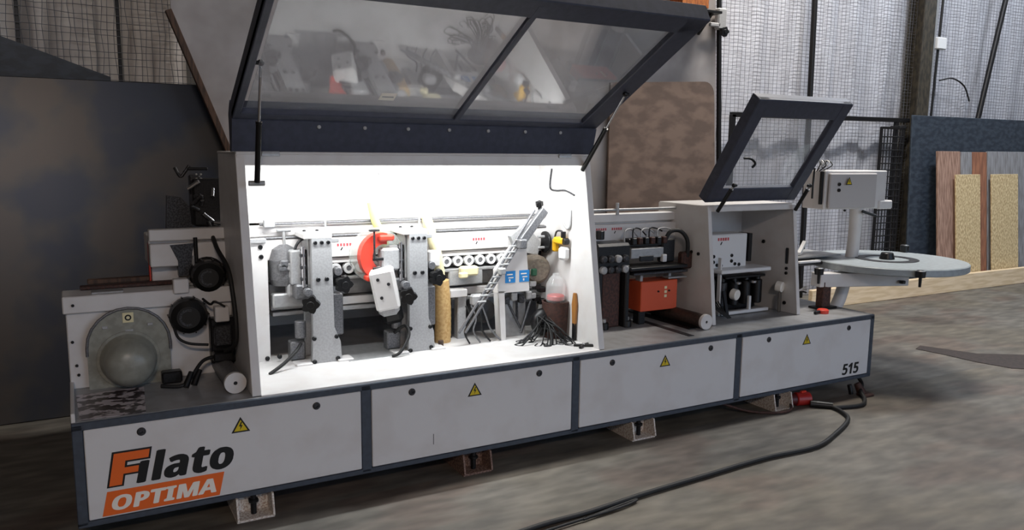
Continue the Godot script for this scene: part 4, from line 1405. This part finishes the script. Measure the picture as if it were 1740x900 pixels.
func right_section(t: Node3D) -> void:
	# dark upright unit behind the right hood panel
	var p := part("end_trim_unit", t, "dark steel end-trimming unit")
	bx("column", M.rust, p, V(2.7, 0.66, -0.48), V(0.13, 0.32, 0.12), 0.008)
	bx("column_edge", M.darksteel, p, V(2.785, 0.68, -0.45), V(0.03, 0.36, 0.14), 0.006)
	bx("column_edge", M.darksteel, p, V(2.62, 0.68, -0.47), V(0.03, 0.36, 0.12), 0.006)
	bx("head", M.darksteel, p, V(2.7, 0.9, -0.48), V(0.24, 0.17, 0.16), 0.015)
	for k in 8:
		var st := S()
		var c := V(2.62 + 0.05 * (k % 4), 0.84 + 0.06 * (k / 4), -0.4)
		lathe(st, c, Vector3.BACK, [Vector2(0, 0.022), Vector2(0.02, 0.022), Vector2(0.026, 0.012), Vector2(0.026, 0)], 12)
		ob("fitting", st, M.gunmetal if k % 3 else M.cast, p)
	cy("bumper", M.black, p, V(2.67, 1.0, -0.5), V(2.67, 1.05, -0.5), 0.025)
	for x in [2.64, 2.8]:
		cy("foot_nut", M.black, p, V(x, 0.5, -0.4), V(x, 0.54, -0.4), 0.028)
		cy("foot_bolt", M.alu, p, V(x, 0.54, -0.4), V(x, 0.56, -0.4), 0.014)
	# guide plates and orange motor box
	p = part("cutting_unit", t, "orange cutting motor box under dark guide plates")
	var st := S()
	box(st, V(3.03, 0.665, -0.46), V(0.27, 0.175, 0.13), 0.004)
	ob("orange_box", st, M.orange, p)
	for i in 3:
		bx("box_print", M.cream, p, V(3.075, 0.69 - 0.025 * i + 0.02, -0.394), V(0.018, 0.016, 0.001), 0.0)
	for x in [3.02, 3.1]:
		dots("bolt", M.black, p, [V(x, 0.69, -0.395)], Vector3.BACK, 0.006)
	for x in [2.92, 3.13]:
		bx("hanger", M.cast, p, V(x, 0.78, -0.45), V(0.02, 0.06, 0.05), 0.003)
	bx("guide_plate", M.darksteel, p, V(3.0, 0.835, -0.44), V(0.42, 0.02, 0.16), 0.004)
	bx("guide_plate", M.gunmetal, p, V(3.02, 0.805, -0.42), V(0.4, 0.016, 0.1), 0.003)
	bx("guide_plate", M.alu, p, V(3.16, 0.765, -0.42), V(0.14, 0.01, 0.06), 0.002)
	bx("carriage", M.alu, p, V(2.96, 0.915, -0.46), V(0.24, 0.06, 0.06), 0.004)
	bx("carriage_slot", M.black, p, V(2.95, 0.885, -0.426), V(0.1, 0.03, 0.01), 0.002)
	bx("carriage_end", M.plastic, p, V(3.08, 0.88, -0.43), V(0.03, 0.045, 0.03), 0.004)
	bx("valve_rail", M.darksteel, p, V(2.97, 0.975, -0.48), V(0.26, 0.05, 0.05), 0.006)
	for i in 6:
		bx("valve", M.rust if i % 2 else M.black, p, V(2.87 + 0.045 * i, 0.985, -0.45), V(0.03, 0.04, 0.03), 0.004)
	bx("stop", M.darksteel, p, V(3.13, 0.92, -0.47), V(0.1, 0.14, 0.05), 0.008)
	bx("buffer", M.rust, p, V(3.24, 0.86, -0.42), V(0.09, 0.1, 0.05), 0.01)
	st = S()
	tube(st, [V(3.1, 0.97, -0.45), V(3.13, 1.03, -0.44), V(3.19, 1.035, -0.42), V(3.23, 0.98, -0.4), V(3.235, 0.88, -0.4)], 0.012, 8)
	ob("hose", st, M.rubber, p)
	for k in 5:
		st = S()
		var x := 2.82 + 0.06 * k
		tube(st, [V(x, 0.98, -0.47), V(x + 0.01, 1.04 + 0.01 * (k % 2), -0.48), V(x + 0.07, 1.05, -0.5), V(x + 0.12, 1.0 + 0.01 * k, -0.5)], 0.0045, 6)
		ob("air_line", st, M.darksteel if k % 2 else M.cast, p)
	bx("hanging_foot", M.darksteel, p, V(2.92, 0.54, -0.44), V(0.05, 0.08, 0.06), 0.006)
	cy("upper_rod", M.alu, p, V(2.36, 1.16, -0.56), V(3.28, 1.16, -0.56), 0.008)
	cy("rod_post", M.alu, p, V(2.83, 1.13, -0.56), V(2.83, 1.2, -0.56), 0.01)

func cabin(t: Node3D) -> void:
	var p := part("infeed_cabin", t, "small white open-front cabin")
	for x in [3.268, 3.968]:
		var st := S()
		prism(st, [Vector2(-0.2, 0.502), Vector2(-0.285, 1.185), Vector2(-0.72, 1.185), Vector2(-0.72, 0.502)], V(x, 0, 0), Vector3.BACK, Vector3.UP, V(0.022, 0, 0))
		ob("side_panel", st, M.white, p)
		st = S()
		bar(st, V(x + 0.011, 0.502, -0.199), V(x + 0.011, 1.185, -0.284), 0.028, 0.012, Vector3.BACK)
		ob("front_lip", st, M.white, p)
	bx("header", M.white, p, V(3.63, 1.17, -0.285), V(0.72, 0.032, 0.02))
	bx("roof", M.white, p, V(3.63, 1.186, -0.5), V(0.72, 0.01, 0.44))
	bx("back_panel", M.white, p, V(3.63, 0.85, -0.71), V(0.72, 0.68, 0.012))
	dots("bolt", M.darksteel, p, [V(3.966, 0.93, -0.5), V(3.966, 0.56, -0.3)], Vector3.LEFT, 0.012)
	bx("switch", M.black, p, V(3.964, 0.86, -0.3), V(0.01, 0.1, 0.02), 0.003)
	for i in 2:
		dots("button", M.black, p, [V(3.966, 0.78 - 0.03 * i, -0.3)], Vector3.LEFT, 0.01)
	dots("panel_screw", M.black, p, [V(3.267, 0.91, -0.4), V(3.267, 0.905, -0.34)], Vector3.LEFT, 0.01)
	p = part("gluing_unit", t, "white gluing unit with dark rollers beneath")
	bx("cover_box", M.plastic, p, V(3.6, 0.885, -0.53), V(0.36, 0.22, 0.14), 0.006)
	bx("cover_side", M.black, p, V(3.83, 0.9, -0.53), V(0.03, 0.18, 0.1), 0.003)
	small_print(V(3.58, 0.965, -0.4585), 0.09, p)
	var q := []
	for k in [[-0.08, 0.06], [-0.08, 0.025], [-0.05, 0.005], [-0.015, 0.0], [0.07, 0.06], [0.07, 0.025], [0.1, 0.005], [0.135, 0.0], [-0.11, 0.0]]:
		q.append(V(3.58 + k[0], 0.8 + k[1], -0.46))
	dots("bolt", M.black, p, q, Vector3.BACK, 0.011)
	bx("shelf", M.plastic, p, V(3.69, 0.775, -0.44), V(0.42, 0.024, 0.16), 0.005)
	bx("shelf_edge", M.plastic, p, V(3.5, 0.68, -0.4), V(0.012, 0.36, 0.03), 0.003)
	bx("frame_leg", M.plastic, p, V(3.74, 0.56, -0.38), V(0.02, 0.1, 0.02), 0.003)
	bx("frame_base", M.plastic, p, V(3.7, 0.515, -0.38), V(0.4, 0.02, 0.03), 0.003)
	bx("rear_mass", M.darksteel, p, V(3.68, 0.62, -0.52), V(0.42, 0.22, 0.1), 0.01)
	bx("glue_pot", M.gunmetal, p, V(3.44, 0.63, -0.46), V(0.1, 0.2, 0.1), 0.012)
	for x in [3.56, 3.66, 3.76, 3.86]:
		cy("glue_roller", M.darksteel if x > 3.6 else M.gunmetal, p, V(x, 0.55, -0.44), V(x, 0.7, -0.44), 0.034)
		cy("roller_cap", M.black, p, V(x, 0.7, -0.44), V(x, 0.735, -0.44), 0.022)
	for x in [3.64, 3.77]:
		cy("bright_cap", M.chrome, p, V(x, 0.69, -0.385), V(x, 0.705, -0.385), 0.022)
	bx("cross_bar", M.black, p, V(3.72, 0.73, -0.42), V(0.34, 0.016, 0.05), 0.004)
	cy("cream_knob", M.print_white, p, V(3.59, 0.635, -0.38), V(3.6, 0.63, -0.34), 0.034)
	cy("cream_knob", M.print_white, p, V(3.93, 0.665, -0.34), V(3.945, 0.66, -0.3), 0.034)
	for s in [[V(3.48, 0.52, -0.3), V(3.5, 0.66, -0.36)], [V(3.9, 0.51, -0.28), V(3.92, 0.63, -0.3)]]:
		var st := S()
		bar(st, s[0], s[1], 0.02, 0.02)
		ob("lever", st, M.black, p)
	for k in 5:
		var st := S()
		tube(st, [V(3.38 + 0.02 * k, 0.6, -0.36), V(3.42 + 0.01 * k, 0.55, -0.31), V(3.47 + 0.006 * k, 0.51, -0.28)], 0.004, 6)
		ob("cable", st, M.rubber, p)
	var o := thing("red_stopper", V(4.165, 0.5, -0.165), "small red plastic stopper lying on the worktop by the dark post", "stopper")
	var st := S()
	lathe(st, Vector3.ZERO, Vector3.UP, [Vector2(0, 0), Vector2(0, 0.035), Vector2(0.02, 0.036), Vector2(0.026, 0.03), Vector2(0.026, 0)], 16)
	ob("dome", st, M.red, o)
	cy("tip", M.darksteel, o, V(-0.03, 0.012, 0.0), V(-0.085, 0.01, 0.01), 0.01)

func infeed(t: Node3D) -> void:
	# feeder behind the cabin
	var p := part("tape_feeder", t, "tape feeder plates beside the cabin")
	bx("feed_table", M.alu, p, V(4.35, 0.81, -0.6), V(0.62, 0.012, 0.3), 0.003)
	bx("feed_body", M.darksteel, p, V(4.15, 0.74, -0.55), V(0.24, 0.11, 0.2), 0.01)
	bx("feed_plate", M.gunmetal, p, V(4.32, 0.775, -0.48), V(0.36, 0.02, 0.16), 0.004)
	bx("feed_guide", M.plastic, p, V(4.26, 0.795, -0.38), V(0.2, 0.014, 0.03), 0.003)
	var st := S()
	bar(st, V(4.3, 0.83, -0.5), V(4.42, 0.9, -0.56), 0.025, 0.02)
	ob("bright_arm", st, M.plastic, p)
	bx("tape_box", noisy(Color(0.6, 0.47, 0.4), Color(0.48, 0.36, 0.3), 0.02, V(3, 3, 3), 0.7, 0.0, 61), p, V(4.24, 0.88, -0.62), V(0.22, 0.1, 0.12), 0.004)
	bx("box_mark", M.ink, p, V(4.27, 0.88, -0.559), V(0.03, 0.03, 0.001), 0.0)
	bx("lower_body", M.alu, p, V(4.2, 0.62, -0.62), V(0.26, 0.12, 0.14), 0.01)
	bx("blue_block", M.blue, p, V(4.6, 0.79, -0.56), V(0.05, 0.035, 0.04), 0.004)
	for k in 3:
		st = S()
		tube(st, [V(4.1, 0.58 - 0.02 * k, -0.45), V(4.2, 0.6, -0.4), V(4.3, 0.58 + 0.02 * k, -0.42)], 0.006, 6)
		ob("hose", st, M.plastic if k else M.rubber, p)
	# reel table
	p = part("reel_table", t, "round white reel table on an arm")
	var c := V(4.9, 0.79, -0.27)
	st = S()
	lathe(st, c + V(0, -0.05, 0), Vector3.UP, [Vector2(0, 0), Vector2(0, 0.49), Vector2(0.006, 0.5), Vector2(0.044, 0.5), Vector2(0.05, 0.494), Vector2(0.05, 0)], 56)
	ob("disc", st, M.reel, p)
	st = S()
	ring(st, c + V(0, 0, 0), c + V(0, 0.004, 0), 0.2, 0.14, 40)
	ob("hub_ring", st, M.gunmetal, p)
	cy("hub", M.black, p, c, c + V(0, 0.045, 0), 0.05, 0.04)
	st = S()
	bar(st, V(4.24, 0.69, -0.3), V(5.0, 0.66, -0.2), 0.09, 0.09, Vector3.UP, 0.004)
	ob("arm", st, M.white, p)
	for k in [V(4.62, 0.755, 0.17), V(5.36, 0.81, -0.46), V(4.22, 0.74, -0.26)]:
		st = S()
		lathe(st, k, Vector3.UP, [Vector2(-0.07, 0), Vector2(-0.07, 0.008), Vector2(-0.01, 0.01), Vector2(-0.01, 0.028), Vector2(0.03, 0.03), Vector2(0.036, 0.02), Vector2(0.036, 0)], 12)
		ob("clamp_knob", st, M.black, p)
	cy("lock_screw", M.black, p, V(4.9, 0.64, -0.14), V(4.9, 0.66, -0.14), 0.02)
	bx("stand", M.rust, p, V(4.3, 0.59, -0.28), V(0.075, 0.18, 0.06), 0.005)
	bx("stand_foot", M.darksteel, p, V(4.3, 0.507, -0.28), V(0.16, 0.014, 0.1), 0.003)
	# control cabinet on its bent post
	p = part("control_cabinet", t, "white control cabinet on a bent post")
	st = S()
	tube(st, [V(4.43, 0.3, -0.42), V(4.54, 0.38, -0.42), V(4.66, 0.5, -0.44), V(4.74, 0.66, -0.46), V(4.79, 0.85, -0.46), V(4.8, 1.2, -0.46)], 0.042, 18)
	ob("post", st, M.white, p)
	var rot := Basis(Vector3.UP, deg_to_rad(-6))
	st = S()
	box(st, V(4.75, 1.255, -0.53), V(0.56, 0.26, 0.2), 0.006, rot)
	ob("box", st, M.white, p)
	st = S()
	box(st, V(4.69, 1.25, -0.42), V(0.42, 0.235, 0.02), 0.006, rot)
	ob("door", st, mat(Color(0.72, 0.7, 0.69), 0.45), p)
	st = S()
	box(st, V(5.02, 1.15, -0.45), V(0.13, 0.06, 0.12), 0.008, rot)
	ob("side_tray", st, M.white, p)
	for y in [1.18, 1.34]:
		st = S()
		box(st, V(5.015, y, -0.44), V(0.03, 0.014, 0.02), 0.003)
		ob("hinge", st, M.black, p)
	bx("hinge_rod", M.black, p, V(5.03, 1.26, -0.43), V(0.008, 0.16, 0.008), 0.002)
	warning_sign(V(4.63, 1.315, -0.409 + 0.006), 0.03, p)
	for y in [1.295, 1.255]:
		dots("lock", M.black, p, [V(4.555, y, -0.42)], Vector3.BACK, 0.012)
	st = S()
	bar(st, V(4.44, 1.38, -0.47), V(4.44, 1.16, -0.47), 0.02, 0.02)
	ob("side_handle", st, M.black, p)
	cy("clamp_lever", M.black, p, V(4.78, 1.11, -0.4), V(4.87, 1.08, -0.36), 0.01)
	dots("bolt", M.darksteel, p, [V(4.6, 1.12, -0.4)], Vector3.BACK, 0.008)
	for k in 5:
		st = S()
		tube(st, [V(4.42 + 0.012 * k, 1.38, -0.5), V(4.4 + 0.03 * k, 1.42 + 0.015 * (k % 2), -0.46), V(4.44 + 0.02 * k, 1.45, -0.5), V(4.5, 1.4, -0.52)], 0.004, 6)
		ob("cable", st, M.plastic if k % 2 else M.rubber, p)
	st = S()
	tube(st, [V(4.4, 1.4, -0.5), V(4.37, 1.3, -0.48), V(4.37, 1.2, -0.48)], 0.007, 6)
	ob("cable", st, M.black, p)

# ------------------------------------------------------------------ things on floor and worktop
func build_floor_things() -> void:
	# printed film on the left end of the worktop
	var st := S()
	prism(st, [Vector2(0.03, -0.02), Vector2(0.02, -0.36), Vector2(0.27, -0.37), Vector2(0.25, -0.015)], V(0, 0.501, 0), Vector3.RIGHT, Vector3.BACK, V(0, 0.0015, 0))
	var film := noisy(Color(0.75, 0.72, 0.74), Color(0.2, 0.16, 0.17), 0.012, V(2.2, 2.2, 2.2), 0.3, 0.0, 70, 0.42, 0.58)
	tag(ob("printed_film", st, film), "crumpled black and white printed film lying on the left end of the worktop", "film")
	# heavy power cable
	var t := thing("power_cable", Vector3.ZERO, "thick black power cable curling across the concrete before the machine", "cable")
	st = S()
	tube(st, [V(3.92, 0.014, 0.14), V(3.9, 0.014, 0.23), V(3.815, 0.014, 0.34), V(3.565, 0.014, 0.46), V(3.305, 0.014, 0.545), V(2.962, 0.014, 0.535), V(2.554, 0.014, 0.56), V(2.19, 0.014, 0.584), V(1.853, 0.014, 0.62), V(1.592, 0.014, 0.63), V(1.2, 0.014, 0.7), V(0.7, 0.014, 0.9)], 0.0115, 10, 8)
	ob("cord", st, M.rubber, t)
	st = S()
	tube(st, [V(3.83, 0.022, 0.06), V(3.87, 0.02, 0.09), V(3.93, 0.016, 0.14)], 0.021, 12, 6)
	ob("plug_grip", st, M.black, t)
	st = S()
	tube(st, [V(1.8, 0.011, 0.66), V(2.1, 0.011, 0.61), V(2.0, 0.011, 0.64), V(1.55, 0.011, 0.68), V(1.2, 0.011, 0.76)], 0.006, 6)
	ob("thin_wire", st, M.rubber, t)
	st = S()
	tube(st, [V(4.37, 0.12, -0.06), V(4.37, 0.06, 0.0), V(4.3, 0.03, 0.05), V(4.22, 0.014, 0.14), V(4.1, 0.014, 0.2), V(3.92, 0.014, 0.16)], 0.012, 10, 8)
	tag(ob("machine_cord", st, M.rubber), "short black cord dropping from the right end of the base to the floor", "cord")
	t = thing("cord_connector", V(4.33, 0.0, 0.04), "dark brown cord connector standing on the floor under the right base corner", "connector")
	cy("sleeve", M.rust, t, V(0, 0.005, 0), V(-0.02, 0.07, -0.03), 0.03, 0.02)
	cy("hook", M.black, t, V(-0.08, 0.01, -0.02), V(-0.09, 0.07, -0.03), 0.014)
	bx("flange", M.rust, t, V(0, 0.008, 0.02), V(0.09, 0.016, 0.07), 0.005)
	t = thing("red_plug", V(3.8, 0.0, 0.0), "red industrial plug lying on the floor beside the rightmost foot", "plug")
	cy("shell", mat(Color(0.62, 0.13, 0.11), 0.4), t, V(-0.03, 0.042, 0), V(0.06, 0.042, 0.025), 0.041)
	cy("collar", mat(Color(0.3, 0.06, 0.05), 0.5), t, V(-0.08, 0.042, -0.014), V(-0.03, 0.042, 0), 0.035)
	bx("tab", M.red, t, V(0.02, 0.085, 0.015), V(0.04, 0.012, 0.02), 0.004)
	st = S()
	tube(st, [V(3.73, 0.035, -0.005), V(3.67, 0.012, 0.06), V(3.55, 0.012, 0.07), V(3.4, 0.02, -0.02), V(3.25, 0.07, -0.1)], 0.008, 8)
	tag(ob("thin_cord", st, M.rust), "thin dark cord running from the red plug back under the base", "cord")
	# thin dark brown sheet with an irregular outline, on the floor at right
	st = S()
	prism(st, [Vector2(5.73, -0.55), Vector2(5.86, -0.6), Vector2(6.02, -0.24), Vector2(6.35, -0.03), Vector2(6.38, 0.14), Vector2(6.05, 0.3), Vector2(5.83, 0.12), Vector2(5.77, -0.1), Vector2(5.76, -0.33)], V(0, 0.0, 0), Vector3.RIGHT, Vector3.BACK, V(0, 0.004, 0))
	tag(ob("floor_patch", st, noisy(Color(0.235, 0.19, 0.175), Color(0.18, 0.15, 0.14), 0.02, V(2, 2, 2), 0.7, 0.0, 71)), "dark brown flat patch on the concrete at the right edge", "mat")
